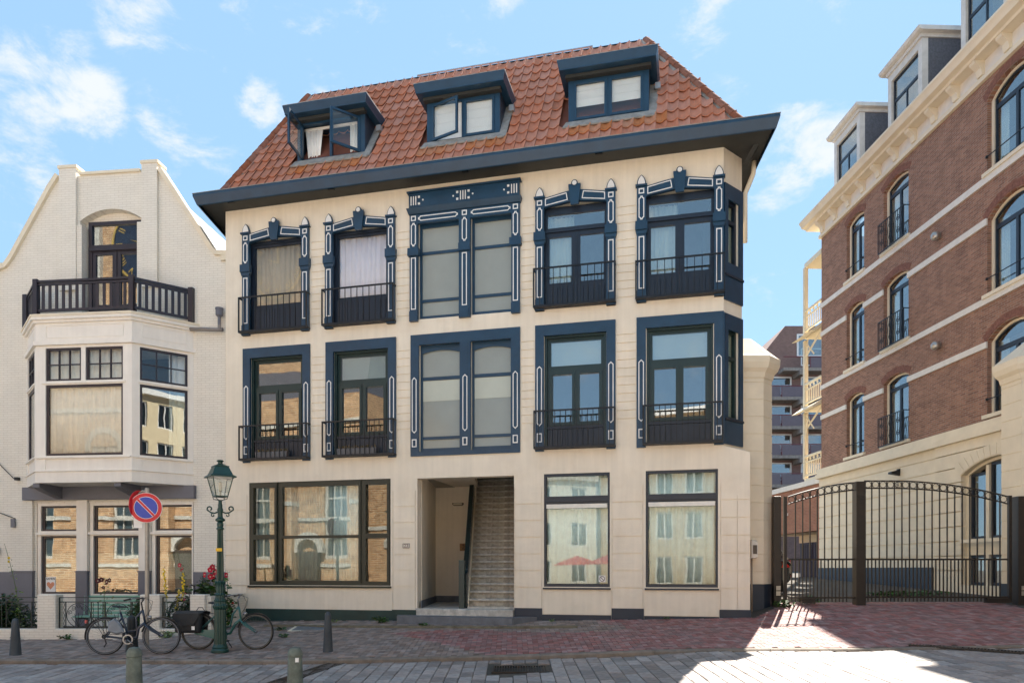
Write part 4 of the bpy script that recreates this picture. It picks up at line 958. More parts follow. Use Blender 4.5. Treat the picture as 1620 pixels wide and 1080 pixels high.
def bface(p, q, kind):
    l = hypot(q[0] - p[0], q[1] - p[1]); an = atan2(q[1] - p[1], q[0] - p[0]); loc = (p[0], p[1], 0)
    def put(mb, name, m): return mb.build(name, m, BAY, loc=loc, rotz=an)
    e = .22 if kind == 'front' else .18
    if kind == 'front': ups = [(e + .06, l / 2 - .06, 6.34, 7.17), (l / 2 + .06, l - e - .02, 6.34, 7.17)]
    else: ups = [(e, l - .14, 6.34, 7.17)]
    low = (ups[0][0], ups[-1][1], 4.46, 6.24)
    put(slab(0, l, 4.087, 7.198, ups + [low], .0, .10, zones=[((e + .05, l - e, 4.12, 4.38), .02)]), 'bay_frame', BAYW)
    put(MB().box(.02, l - .02, -.045, -.0, 4.395, 4.43), 'sill', BAYW); put(MB().box(e - .03, l - e + .06, -.03, -.0, 6.27, 6.31), 'transom', BAYW)
    put(MB().strip(rect(e + .06, l - e, 7.42, 7.74), inset(rect(e + .06, l - e, 7.42, 7.74), .02), -.012, .001), 'frieze_panel', BAYW)
    for (x0, x1, z0, z1) in ups:
        hs = []; t = .055; w3 = (x1 - x0 - 2 * t) / 3; h2 = (z1 - z0 - 2 * t) / 2
        for i in range(3):
            for j in range(2): hs.append((x0 + t + i * w3 + (.012 if i else 0), x0 + t + (i + 1) * w3 - (.012 if i < 2 else 0), z0 + t + j * h2 + (.012 if j else 0), z0 + t + (j + 1) * h2 - (0 if j else .012)))
        put(slab(x0, x1, z0, z1, hs, .03, .08), 'sash', AUB)
        for h in hs: put(MB().box(h[0] - .008, h[1] + .008, .052, .058, h[2] - .008, h[3] + .008), 'pane', GLASSC)
    x0, x1, z0, z1 = low
    put(slab(x0, x1, z0, z1, [(x0 + .06, x1 - .06, z0 + .06, z1 - .06)], .03, .08), 'sash', AUB)
    put(MB().box(x0 + .05, x1 - .05, .052, .058, z0 + .05, z1 - .05), 'pane', GLASSC if kind == 'front' else GLASSH)
    if kind == 'front': c = curtain(BAY, x0, x1, 4.45, 7.15, .14, mat('warm_white_curtain', (.88, .83, .74), .9, noise=.06), seed=11, wl=.17)
    else: c = curtain(BAY, l * .62 if q[0] > -1.5 else x0, x1, 4.45, 7.15, .2, CURT, seed=12, wl=.14)
    c.location = loc; c.rotation_euler = (0, 0, an)
bface(BP[1], BP[2], 'front'); bface(BP[2], BP[3], 'side'); bface(BP[0], BP[1], 'side')
# balcony balustrade on the bay
BALB = off(BP, -.02)
P = [(x, y) for x, y in BALB]
MB().box(-5.5, -1.0, -.02, .0, 8.0, 8.03).build('balcony_floor', STUCS, LB)
post = None
rail = MB(); 
for i in range(3):
    p, q = P[i], P[i + 1]; l = hypot(q[0] - p[0], q[1] - p[1]); an = atan2(q[1] - p[1], q[0] - p[0]); d = ((q[0] - p[0]) / l, (q[1] - p[1]) / l)
    R_ = MB().box(.05, l - .05, -.045, .045, 8.83, 8.885).build('balcony_rail', AUB, LB, loc=(*p, 0), rotz=an)
    MB().box(.05, l - .05, -.03, .03, 8.10, 8.16).build('rail_bottom', AUB, R_)
    MB().box(.05, l - .05, -.025, .025, 8.76, 8.81).build('rail_upper', AUB, R_)
    n = 13 if i == 1 else 8; bal = None
    for k in range(n):
        s = .1 + (l - .2) * (k + .5) / n
        if bal is None: bal = MB().box(-.036, .036, -.012, .012, 8.16, 8.76).build('baluster', AUB, R_); bal.location = (s, 0, 0)
        else: inst(bal, R_, (s, 0, 0))
pq = P[:]
for (x, y) in pq + [(-5.45, -.12)][:0]:
    o = MB().box(-.06, .06, -.06, .06, 8.03, 8.92).build('balcony_post', AUB, LB); o.location = (x, y - (.06 if y > -.1 else 0), 0)
# beam with brackets
MB().box(-5.62, -.80, -.14, -.002, 3.44, 3.778).build('bay_beam', GREYP, LB)
for xx in (-4.55, -2.35):
    m_ = MB(); pr = [(-.95, 3.778), (-.95, 3.68), (-.80, 3.62), (-.141, 3.46), (-.141, 3.778)]
    m_.loft([[(xx - .09, y, z) for y, z in pr], [(xx + .09, y, z) for y, z in pr]]); fixn(m_.build('bay_bracket', GREYP, LB))
# ground floor windows
for k, (a, b) in enumerate(((-5.28, -4.14), (-3.78, -2.38), (-2.03, -.90))):
    w = slab(a, b, .84, 3.36, [(a + .09, b - .03, .95, 2.49), (a + .09, b - .03, 2.62, 3.29)], -.0, .06).build('window', BAYW, LB)
    for z0, z1 in ((.95, 2.49), (2.62, 3.29)):
        slab(a + .09, b - .03, z0, z1, [(a + .16, b - .06, z0 + .05, z1 - .05)], .05, .10).build('sash', AUB, w); pane(w, a + .15, b - .05, z0 + .04, z1 - .04, .075, GLASSH)
    MB().box(a - .02, b + .02, -.06, -.001, 2.52, 2.58).build('transom', BAYW, w)
    MB().box(a + .16, b - .06, .09, .094, 1.35, 2.02).build('privacy_film', mat('privacy_film', (.62, .56, .46), .4), w)
    if k == 0:
        po = MB().box(a + .18, a + .46, .068, .072, 1.0, 1.40).build('poster', WTRIM, w)
        text_mesh('SAMEN', .08, mat('dark_print', (0, 0, 0)), po, (a + .32, .066, 1.345))
        hp = [(0, -.11), (.10, .0), (.11, .05), (.08, .09), (.035, .085), (0, .045), (-.035, .085), (-.08, .09), (-.11, .05), (-.10, .0)]
        MB().prism_xz([(a + .32 + x, 1.17 + z) for x, z in hp], .064, .067).build('poster_heart', mat('salmon_print', (.62, .26, .15), .7), po)
for a, b in ((-5.95, -5.36), (-4.12, -3.80), (-2.36, -2.05)):
    o = MB().box(a, b, -.10, -.002, .1, 1.52).build('pilaster_foot', GREYP, LB); MB().box(a - .015, b + .015, -.115, -.002, 1.522, 1.56).build('pilaster_moulding', GREYP, o)
    MB().box(a + .01, b - .01, -.08, -.002, 1.562, 3.43).build('pilaster', WBRICK if a < -5 else BAYW, LB)
for a, b in ((-10.5, -5.96), (-.88, -.0)): MB().box(a, b, -.025, -.002, .05, 1.53).build('plinth_band', GREYP, LB)
for a, b in ((-5.35, -4.13), (-3.79, -2.37), (-2.04, -.89)): MB().box(a, b, -.03, -.002, .05, .835).build('sill_wall', WBRICK, LB)
# pipe, gutter stub and stay bars
g = MB().tube([(-.9, -.12, 7.83), (-.35, -.12, 7.80), (-.02, -.12, 7.78)], .05, 8).build('waste_pipe', mat('grey_pipe', (.22, .20, .19), .6), LB, smooth=True)
MB().lathe([(.04, -.2), (.04, 0), (.09, .05), (.09, .2), (.10, .2), (.10, .24)], 12, (-.10, -.14, 8.1)).build('rain_hopper', GREYP, LB)
MB().tube([(-.10, -.14, 7.8), (-.10, -.14, 8.1)], .04, 8).build('waste_pipe', MATS['grey_pipe'], LB)
for x0, z0, x1, z1 in ((-6.6, 4.65, -5.9, 4.02), (-6.6, 3.2, -5.85, 2.95)):
    MB().tube([(x0, -.04, z0), (x1, -.08, z1)], .012, 6).build('stay_bar', IRON, LB)
MB().box(-5.95, -5.83, -.14, -.11, 2.72, 2.95).build('junction_box', GREYP, LB); MB().box(-5.88, -5.78, -.1, -.002, 3.98, 4.06).build('bracket_foot', IRON, LB)
MB().box(-6.5, -6.36, -.1, -.026, 2.0, 2.2).build('junction_box', GREYP, LB)

# ================================================================ front garden of the left house
GY = 16.4
GW = slab(-13, -6.93, -.15, 1.03, [(-13, -10.72, .26, 1.04), (-10.30, -8.40, .26, 1.04), (-7.95, -7.27, .26, 1.04)], 0, .3).build('garden_wall', WBRICK, None, loc=(0, GY, 0))
tag(GW, 'low white brick garden wall with square piers in front of the gabled house', 'garden wall')
bevel(GW, .015, 1)
m_ = MB().prism_xy([(-6.93, 16.5), (-6.83, 16.5), (-6.80, 18.55), (-6.95, 18.55)], 0, .99).build('side_garden_wall', WBRICK, None); m_.name = 'side_wall'; tag(fixn(m_), 'low white wall running back from the garden pier to the cream facade', 'garden wall')
SOIL = mat('garden_soil', (.05, .035, .02), .95, noise=.4, nscale=8, bump=.4)
so_ = MB().box(-13, -7.0, 16.68, 19.2, -.1, .10).build('garden_soil', SOIL); so_['kind'] = 'structure'
FENI = mat('green_black_iron', (.010, .020, .020), .45, noise=.2)
def spiral(cx_, cz, r0, r1, a0, turns, y=0, n=18): return [(cx_ + (r0 + (r1 - r0) * i / n) * cos(a0 + turns * 2 * pi * i / n), y, cz + (r0 + (r1 - r0) * i / n) * sin(a0 + turns * 2 * pi * i / n)) for i in range(n + 1)]
def fence(x0, x1, fans, label, y=GY + .12, z0=.27, z1=.98, bars=()):
    e = empty('iron_fence', ((x0 + x1) / 2, y, z0 - .01)); tag(e, label, 'fence', 'wrought iron panels between the garden piers')
    c = (x0 + x1) / 2; h = z1 - z0; X0, X1 = x0 - c, x1 - c
    slab(X0, X1, 0, h, [(X0 + .018, X1 - .018, .02, h - .12), (X0 + .018, X1 - .018, h - .10, h - .018)], -.012, .012).build('fence_frame', FENI, e)
    n = int((x1 - x0) / .105); bar = None
    for k in range(1, n):
        xx = X0 + (x1 - x0) * k / n
        if any(abs(xx - (f_ - c)) < .27 for f_ in fans): continue
        if k % 3 == 1:
            MB().tube([(xx + .012 * sin(t * 2.1), 0, .02 + (h - .14) * t / 14) for t in range(15)], .007, 5).build('twisted_bar', FENI, e)
        elif bar is None: bar = MB().box(-.007, .007, -.007, .007, .02, h - .12).build('fence_bar', FENI, e); bar.location = (xx, 0, 0)
        else: inst(bar, e, (xx, 0, 0))
    MB().box(X0 + .02, X1 - .02, -.006, .006, .13, .142).build('fence_bar', FENI, e) if not fans else None
    for f_ in fans:
        cx_ = f_ - c; rr_ = .27; cz = .30
        MB().tube([(cx_ + rr_ * cos(t * 2 * pi / 28), 0, cz + rr_ * sin(t * 2 * pi / 28)) for t in range(28)], .008, 5, closed=True).build('fan_ring', FENI, e)
        for sx in (-.29, .29): MB().box(cx_ + sx - .009, cx_ + sx + .009, -.009, .009, .02, h - .12).build('fence_bar', FENI, e)
        for k in range(5):
            a = pi / 2 + (k - 2) * .42; MB().tube([(cx_, 0, .03), (cx_ + .22 * cos(a), 0, .05 + .30 * sin(a))], .006, 5).build('fan_rod', FENI, e)
        for k in range(5):
            a = pi / 2 + (k - 2) * .62; q = (cx_ + .20 * cos(a), cz + .20 * sin(a)); MB().tube(spiral(q[0], q[1], .055, .012, a + pi / 2, 1.6 if k % 2 else -1.6), .006, 5).build('fan_scroll', FENI, e)
fence(-12.9, -10.73, [-12.2, -11.2], 'wrought iron fence panel with scroll fan at the far left, before the dark shrub')
fence(-10.29, -8.41, [-9.85, -8.95], 'wrought iron fence panel with two scroll fans in front of the pale green bench')
fence(-7.94, -7.28, [-7.6], 'narrow wrought iron fence panel between the two right garden piers, behind the dark bicycle')
# bench
bn = empty('garden_bench', (-9.35, 17.3, .1)); tag(bn, 'pale green slatted bench behind the middle fence panel', 'bench')
PG = mat('pale_green_paint', (.22, .42, .33), .6, noise=.1)
for k in range(5): MB().box(-.98, .98, .22 + k * .012, .25 + k * .012, .42 + k * .095, .49 + k * .095).build('back_slat', PG, bn)
for k in range(4): MB().box(-.98, .98, -.22 + k * .11, -.14 + k * .11, .37, .40).build('seat_slat', PG, bn)
for sx in (-.93, .87):
    for yy in (-.2, .2): MB().box(sx, sx + .06, yy, yy + .05, 0, .37 if yy < 0 else .88).build('leg', GREYP, bn)
    MB().box(sx, sx + .06, -.15, .2, .32, .369).build('stretcher', GREYP, bn)

# ---------------------------------------------------------------- plants
LEAFM = mat('hollyhock_leaf', (.045, .105, .025), .6, noise=.3, nscale=10, rnd=.35)
LEAFD = mat('dark_shrub_leaf', (.022, .055, .018), .55, noise=.3, nscale=10, rnd=.4)
LEAFY = mat('yellow_green_leaf', (.14, .20, .05), .6, noise=.3, rnd=.3)
STEMM = mat('green_stem', (.08, .12, .04), .7)
FRED = mat('crimson_petal', (.46, .010, .035), .6, noise=.1, rnd=.2); FPINK = mat('pink_petal', (.62, .12, .22), .6); FDARK = mat('maroon_petal', (.07, .006, .012), .6)
FYEL = mat('yellow_petal', (.72, .55, .04), .6, rnd=.2); FCEN = mat('pale_flower_centre', (.75, .65, .45), .6)
def leafcloud(mb, n, cx_, cy, cz, rx, ry, rz, s, rr):
    for k in range(n):
        while True:
            p = (rr.uniform(-1, 1), rr.uniform(-1, 1), rr.uniform(-1, 1))
            if p[0] ** 2 + p[1] ** 2 + p[2] ** 2 < 1: break
        x, y, z = cx_ + p[0] * rx, cy + p[1] * ry, cz + p[2] * rz
        a = rr.uniform(0, 6.28); t = rr.uniform(-.6, .9); w = s * rr.uniform(.6, 1.2)
        u = (cos(a), sin(a), t * .6); v = (-sin(a) * .6, cos(a) * .6, .5)
        mb.add([(x, y, z), (x + w * (u[0] * .5 + v[0] * .5), y + w * (u[1] * .5 + v[1] * .5), z + w * (u[2] * .5 + v[2] * .5)), (x + w * u[0], y + w * u[1], z + w * u[2]), (x + w * (u[0] * .5 - v[0] * .5), y + w * (u[1] * .5 - v[1] * .5), z + w * (u[2] * .5 - v[2] * .3))], [(0, 1, 2), (0, 2, 3)])
def flower(parent, p, r, m, face=(0, -1)):
    mb = MB(); n = 5; v = [(0, -.008, 0)]
    for k in range(15):
        a = 2 * pi * k / 15; rr_ = r * (1 if k % 3 == 1 else .88 if k % 3 == 0 else .88); v.append((rr_ * cos(a), -.25 * r + .02 * sin(k * 2.1) * 0 - .012 * (k % 3 == 0), rr_ * sin(a)))
    mb.add(v, [(0, i, i % 15 + 1) for i in range(1, 16)]); o = mb.build('flower', m, parent, loc=p, rotz=random.uniform(-.7, .7))
    c = MB().lathe([(.0, 0), (r * .22, .004), (r * .16, .02), (0, .03)], 8); 
    for i, q in enumerate(c.v): c.v[i] = (q[0], -q[2] - .01, q[1])
    c.build('flower_centre', FCEN if m is not FYEL else FYEL, o); return o
def stalk_plant(name, x, y, h, label, blooms, lean=0, leaves=50, leaf=LEAFM, spread=.16, cat='plant', lh=.5, ls=.09, seed=1, top=True, ground_z=.1):
    e = empty(name, (x, y, ground_z)); tag(e, label, cat); rr = random.Random(seed)
    pts = [(lean * t * t / 36, .01 * sin(t), h * t / 6) for t in range(7)]
    MB().tube(pts, [.010 - .001 * t for t in range(7)], 6).build('stem', STEMM, e)
    mb = MB(); leafcloud(mb, leaves, lean * .1, 0, h * lh * .5, spread, spread * .7, h * lh * .5, ls, rr)
    for k in range(int(leaves * .35)):
        t = rr.uniform(lh, 1); leafcloud(mb, 1, lean * t * t, 0, h * t, .05, .04, .02, ls * (1.1 - t) + .02, rr)
    mb.build('leaves', leaf, e, kind='stuff')
    for (t, dx, r, m) in blooms: flower(e, (lean * t * t + dx, -.03, h * t), r, m)
    return e
stalk_plant('hollyhock', -7.55, 16.95, 1.9, 'tall leaning hollyhock with a crimson flower near its tip, before the right window', [(.84, .0, .055, FRED), (.80, .05, .03, FRED), (.78, .0, .03, FRED), (.50, .02, .03, FPINK), (.42, -.03, .035, FPINK)], lean=-.25, leaves=110, seed=2, lh=.6)
stalk_plant('hollyhock', -7.02, 17.1, 1.6, 'crimson hollyhock nearest the pier left of the lamp post', [(.97, 0, .075, FRED), (.90, .07, .085, FRED), (.93, -.06, .07, FRED), (.86, -.18, .07, FRED), (.83, -.05, .075, FRED), (.84, .03, .07, FRED)], leaves=420, spread=.40, seed=3, lh=.85, ls=.15)
stalk_plant('hollyhock', -6.72 - .05, 17.3, 1.45, 'small hollyhock with one crimson bloom right behind the lamp post', [(.94, .0, .075, FRED)], leaves=60, seed=4, lh=.8, ls=.11)
stalk_plant('hollyhock', -9.45, 16.85, 1.3, 'maroon flowered hollyhock above the pale green bench', [(.95, -.12, .065, FDARK), (.97, -.05, .06, FDARK), (.93, .09, .07, FDARK), (.96, .15, .06, FDARK), (.83, .0, .04, FDARK)], leaves=70, leaf=LEAFY, seed=5, lh=.95, ls=.07, spread=.18)
for i, (x, h, ln, lb) in enumerate(((-8.0, 1.55, -.1, 'yellow mullein spike leaning left beside the sign post'), (-7.66, 1.45, .05, 'tallest upright yellow mullein spike behind the narrow fence panel'), (-7.82, 1.05, .12, 'short yellow mullein behind the dark bicycle handlebar'))):
    e = stalk_plant('mullein', x, 16.9, h, lb, [], lean=ln, leaves=60, seed=20 + i, lh=.5, ls=.1)
    rr = random.Random(i)
    for k in range(16):
        t = .55 + .44 * k / 16; flower(e, (ln * t * t + rr.uniform(-.03, .03), -.03 + rr.uniform(-.02, .02), h * t), .032 * (1.25 - t * .5), FYEL)
stalk_plant('tall_weed', -11.45, 16.9, 2.1, 'tall thin seeded stalk above the dark shrub at the left edge', [(.80, 0, .03, FYEL), (.84, .02, .03, FYEL)], lean=-.35, leaves=50, seed=31, leaf=LEAFY, lh=.6, ls=.08)
def bush(name, x, y, z, rx, ry, rz, n, s, m, label, seed):
    e = empty(name, (x, y, z)); tag(e, label, 'shrub'); rr = random.Random(seed); mb = MB()
    for k in range(7): leafcloud(mb, int(n * 1.6) // 7, rr.uniform(-.5, .5) * rx, rr.uniform(-.4, .4) * ry, rz * rr.uniform(.35, 1.1), rx * .55, ry * .6, rz * .5, s, rr)
    mb.build('leaves', m, e, kind='stuff')
    for k in range(4): MB().tube([(rr.uniform(-.1, .1), 0, 0), (rr.uniform(-.3, .3) * rx, 0, rz)], .012, 5).build('branch', STEMM, e)
bush('shrub', -12.0, 17.2, .1, .75, .5, .65, 1500, .10, LEAFD, 'dark leafy shrub behind the fence at the far left', 1)
bush('shrub', -8.65, 16.9, .1, .30, .25, .55, 700, .07, LEAFM, 'mid green shrub left of the sign post pier, beside the bench', 2)
bush('shrub', -7.6, 16.95, .1, .42, .3, .60, 900, .07, LEAFD, 'dense dark shrub behind the narrow fence panel', 3)
bush('shrub', -7.25, 17.15, .1, .2, .25, .95, 800, .05, mat('feathery_leaf', (.04, .09, .05), .6, rnd=.3), 'feathery blue green shrub left of the rightmost garden pier', 4)
# weeds at wall feet
def weed(x, y, s, label, m=LEAFM, n=60, seed=0):
    e = MB(); leafcloud(e, n, 0, 0, s * .45, s * 1.2, s * .5, s * .45, s * .55, random.Random(seed + int(x * 10)))
    o = e.build('weed', m, None, loc=(x, y, ground(x, y))); tag(o, label, 'weed'); return o
weed(-10.0, 16.28, .12, 'broad leaved weed at the foot of the garden wall below the bench')
weed(-11.15, 16.3, .08, 'flat weed patch at the wall foot beside the leftmost bollard')
weed(-8.6, 16.3, .12, 'pale weed at the wall foot behind the rear wheel of the dark bicycle', LEAFY)
weed(-7.75, 16.25, .16, 'grassy tuft at the wall foot behind the front wheel of the dark bicycle', LEAFY, 90)
weed(-3.15, 17.35, .16, 'weed growing by the green plinth left of the entrance', n=80)
weed(-1.95, 16.45, .12, 'weed at the left front of the entrance slab')
weed(-5.3, 16.6, .10, 'grass tuft beside the steel floor hatch')
weed(-4.9, 15.6, .10, 'flat weed behind the middle bollard')
weed(.9, 16.55, .07, 'tiny weed at the plinth below the left shop window', LEAFY, 40)
weed(6.12, 16.35, .17, 'yellow green weed at the foot of the dark gate post', LEAFM, 90)
weed(6.9, 16.9, .22, 'leafy weed behind the left end of the iron gate', LEAFM, 80)
bush('ground_shrub', 10.6, 19.5, .85, 1.3, .4, .16, 500, .09, LEAFM, 'low green planting behind the right gate leaf', 8)
weed(-.6, 16.75, .07, 'tiny weed in the joint right of the entrance slab', LEAFY, 30)
weed(3.4, 16.05, .07, 'small weed at the plinth between the two shop windows', LEAFM, 30)
weed(-4.3, 17.6, .09, 'thin weed against the green plinth below the large shop window', LEAFY, 40)
weed(-11.9, 16.2, .10, 'low weed clump at the wall foot at the far left edge', LEAFM, 50)
weed(5.0, 15.85, .07, 'tiny weed at the foot of the house corner', LEAFY, 30)
# ================================================================ right: brick mansion block
RA = -(pi / 2 - math.atan(.047))
RO = (13.9 - .047 * 29.4, 29.4)
RB_ = empty('brick_mansion', (RO[0], RO[1], 0), RA, 'tall red brown brick mansion with white bands and cream cornice on the right', 'apartment building')
LN = 27.0
wins = []
FL = [(5.80, 7.78), (9.08, 11.10), (12.40, 14.35)]
RISE = {0: .17, 1: .18, 2: .34}
COLS = [(2.0, 3.25, 0, 0), (4.5, 5.95, 1, 1), (9.57, 11.35, 2, 0)]
holes = []
for (a, b, k, _) in COLS:
    for (z0, z1) in FL: holes.append((a, b, z0, z1 + (.12 if k != 2 else .0) + RISE[k]))
MGB = slab(0, LN, 5.3, 14.95, holes, 0, .35).build('brick_wall', RBRICK, RB_)
gh = (8.72, 11.6, 1.15, 4.62)
gro = [(0, LN, z, z + .03) for z in [1.55 + .42 * k for k in range(9)]]
gw = slab(0, LN, .6, 5.23, [gh], -.10, .35, grooves=gro, gd=.035, zones=[((7.55, LN, .6, 5.23), -.16)])
MGG = gw.build('ashlar_wall', STUCS, RB_)
for a, b, y in ((0, 7.4, -.14),): MB().box(a, b, y, -.101, .6, 1.66).build('plinth', PLINTHB, RB_)
MB().box(-6.0, 0, -.03, .35, .6, 5.1).build('x', RBRICK2, RB_).name = 'tmp'
bpy.data.objects.remove(bpy.data.objects['tmp'])
# bands
BANDM = mat('white_band_stone', (.72, .68, .62), .7, noise=.08)
for z0, z1, y, nm in ((5.232, 5.40, -.26, 'string_course'), (5.402, 5.62, -.18, 'string_course'), (8.83, 9.0, -.05, 'white_band'), (12.12, 12.31, -.05, 'white_band')):
    MB().box(-.03, LN, y, -.001, z0, z1).build(nm, BANDM if y == -.05 else STUCS, RB_)
for z0, z1 in ((7.63, 7.80), (10.98, 11.16)):
    xs = [0] + [v for c in COLS for v in (c[0] + .02, c[1] - .02)] + [LN]
    for k in range(0, len(xs), 2):
        MB().box(xs[k], xs[k + 1], -.05, -.001, z0, z1).build('white_band', BANDM, RB_)
for (a, b, k, bal) in COLS:
    for fi, (z0, z1) in enumerate(FL):
        r = RISE[k]; zs = z1 + (.12 if k != 2 else 0)
        arc = arc_top(a, b, zs, r, 10)
        fixn(MB().prism_xz([(b, zs), (b, zs + r), (a, zs + r)] + [p for p in arc[::-1][1:-1]], .0, .35).build('arch_spandrel', RBRICK, RB_)) if False else None
        n = len(arc); top = [(arc[i][0], zs + r) for i in range(n)]
        fixn(MB().strip(top, [(x, min(z, zs + r - .0005)) for x, z in arc], .0, .3, closed=False).build('arch_spandrel', RBRICK, RB_))
        # brick arch band proud of the wall
        o2 = arc_top(a - .05, b + .05, zs + .02, r + .005, 12); o3 = arc_top(a - .16, b + .16, zs + .20, r + .03, 12)
        fixn(MB().strip(o3, o2, -.012, -.0, closed=False).build('brick_arch', mat('arch_brick', (.20, .085, .058), .85, noise=.4, nscale=14), RB_))
        # cream frame
        out = [(a, z0), *[(p[0], p[1]) for p in arc[::-1]], (b, z0)]; f_ = .085
        ai = arc_top(a + f_, b - f_, zs, r - f_ * .7, 10); inn_ = [(a + f_, z0), *ai[::-1], (b - f_, z0)]
        w = fixn(MB().strip(out, inn_, .13, .26, closed=False).build('window', STUCS, RB_))
        zt = zs - .30; m_ = (a + b) / 2
        inz = [(a + f_ + .05, m_ - .045, z0 + .09, zt), (m_ + .045, b - f_ - .05, z0 + .09, zt)]
        slab(a + f_, b - f_, z0 + .02, zt + .07, inz, .17, .23).build('sash', NAVYD, w)
        for l in inz: pane(w, l[0] - .01, l[1] + .01, l[2] - .01, l[3] + .01, .2, GLASSH)
        ao = arc_top(a + f_, b - f_, zs, r - f_ * .7, 10); a2 = arc_top(a + f_ + .05, b - f_ - .05, zs, r - f_ - .02, 10)
        fixn(MB().strip([(a + f_, zt + .071), *ao[::-1], (b - f_, zt + .071)], [(a + f_ + .05, zt + .12), *a2[::-1], (b - f_ - .05, zt + .12)], .17, .23).build('fanlight_frame', NAVYD, w))
        fixn(MB().prism_xz([(a + f_ + .04, zt + .1), (b - f_ - .04, zt + .1)] + ao, .198, .204).build('pane', GLASSH, w))
        MB().box(a - .10, b + .10, -.09, -.001 if z0 > 6 else -.0, z0 - .10, z0 + .0).build('sill', STUCS, w)
        curtain(w, a + .1, a + .45, z0, zs, .30, CURT, seed=fi, wl=.1)
        if bal:
            x0, x1 = a - .02, b + .05; zt_ = z0 + .95
            rl = slab(x0, x1, z0 - .05, zt_, [(x0 + .025, x1 - .025, z0 - .01, zt_ - .03)], -.20, -.175).build('balcony_railing', IRON, RB_)
            bar = None
            for q in range(12):
                xx = x0 + (x1 - x0) * (q + 1) / 13
                if bar is None: bar = MB().tube([(.018 * sin(t * 1.4), -.19, z0 + (zt_ - z0 - .03) * t / 10) for t in range(11)], .011, 5).build('scroll_bar', IRON, rl); bar.location = (xx, 0, 0)
                else: inst(bar, rl, (xx, 0, 0))
            for xx in (x0 + .25, x0 + .75, x0 + 1.2):
                for zz in (z0 + .25, z0 + .65): MB().tube([(p[0], -.195, p[2]) for p in spiral(xx, zz, .11, .02, 0, 1.5)], .012, 5).build('scroll', IRON, rl)
            for xx in (x0, x1 - .02): MB().box(xx, xx + .02, -.175, .0, zt_ - .03, zt_ - .005).build('rail_return', IRON, rl)
        else:
            gb = MB().tube([(a + .02, -.03, z0 + .42), (b - .02, -.03, z0 + .42)], .016, 6).build('guard_bar', IRON, w)
            for xx in (a + .03, b - .03): MB().lathe([(.0, -.045), (.035, -.03), (.035, .03), (0, .045)], 8, (xx, -.03, z0 + .42)).build('bar_socket', IRON, w)
# ground floor arched window group
a, b, z0, zt = gh; zs = 4.25; r = .37
arc = arc_top(a, b, zs, r, 14)
fixn(MB().strip([(p[0], zt) for p in arc], [(x, min(z, zt - .0005)) for x, z in arc], -.16, .3, closed=False).build('arch_spandrel', STUCS, RB_))
o3 = arc_top(a - .3, b + .3, zs + .30, r + .04, 14)
for i in range(14):
    o2 = arc_top(a - .02, b + .02, zs + .01, r + .005, 14)
    g = .0; P4 = [o3[i], o3[i + 1], o2[i + 1], o2[i]]; P4 = inset(P4, .008); fixn(MB().prism_xz(P4, -.175, -.161).build('voussoir', STUCS, RB_))
ai = arc_top(a + .12, b - .12, zs, r - .08, 14)
w = fixn(MB().strip([(a, z0), *arc[::-1], (b, z0)], [(a + .12, z0), *ai[::-1], (b - .12, z0)], -.0, .2, closed=False).build('window', STUCS, RB_))
MB().box(a + .12, b - .12, .0, .2, 2.0, 2.42).build('spandrel_panel', STUCS, w); MB().box(a - .0, b, -.22, -.161, 2.34, 2.44).build('sill', STUCS, w)
MB().box(a + .80, a + .93, .0, .2, 1.15, 1.998).build('mullion', STUCS, w); MB().box(a + .80, a + .93, .0, .2, 2.422, 4.45).build('mullion', STUCS, w)
for (x0, x1) in ((a + .12, a + .80), (a + .93, b - .12)):
    tz = 4.28 if x0 < a + .5 else 4.5
    slab(x0, x1, 2.43, tz, [(x0 + .07, x1 - .07, 2.52, tz - .07)], .06, .14).build('sash', NAVYD, w); pane(w, x0 + .06, x1 - .06, 2.5, tz - .05, .1, GLASSH)
    slab(x0, x1, 1.16, 1.99, [(x0 + .07, x1 - .07, 1.24, 1.92)], .06, .14).build('sash', NAVYD, w); pane(w, x0 + .06, x1 - .06, 1.22, 1.94, .1, GLASSH)
MB().box(.5, LN, 2.2, 2.3, .7, 14.9).build('inner_wall', ROOM, RB_)
for z in (.9, 5.25, 8.6, 11.9): MB().box(.36, LN, .36, 2.2, z, z + .2).build('floor_slab', WOODF, RB_)
for z in (.8,): MB().box(0, LN, 8, 8.3, .6, 15.5).build('rear_wall', RBRICK, RB_)
MB().box(0, .3, .351, 8, .6, 14.95).build('end_wall', RBRICK, RB_); MB().box(LN - .3, LN, .351, 8, .6, 14.95).build('end_wall', RBRICK, RB_)
# entablature
MB().box(-.06, LN, -.10, .35, 14.952, 15.08).build('architrave', STUCS, RB_)
MB().box(-.03, LN, -.04, .35, 15.082, 15.5).build('frieze', BANDM, RB_)
def xprof(prof, x0, x1, name, m, par=RB_): mb = MB(); mb.loft([[(x0, y, z) for y, z in prof], [(x1, y, z) for y, z in prof]]); return fixn(mb.build(name, m, par))
CO = xprof([(.3, 15.502), (-.36, 15.502), (-.40, 15.56), (-.55, 15.60), (-.60, 15.70), (-.66, 15.78), (-.66, 15.84), (-.60, 15.86), (.3, 15.86)], -.6, LN, 'cornice', STUCS)
br = None
for k in range(18):
    xx = .25 + k * 1.02
    if br is None:
        pr = [(-.04, 15.10), (-.12, 15.12), (-.16, 15.30), (-.32, 15.42), (-.34, 15.50), (-.04, 15.50)]
        mb = MB(); mb.loft([[(-.11, y, z) for y, z in pr], [(.11, y, z) for y, z in pr]]); br = fixn(mb.build('bracket', STUCS, CO)); br.location = (xx, 0, 0)
    else: inst(br, CO, (xx, 0, 0))
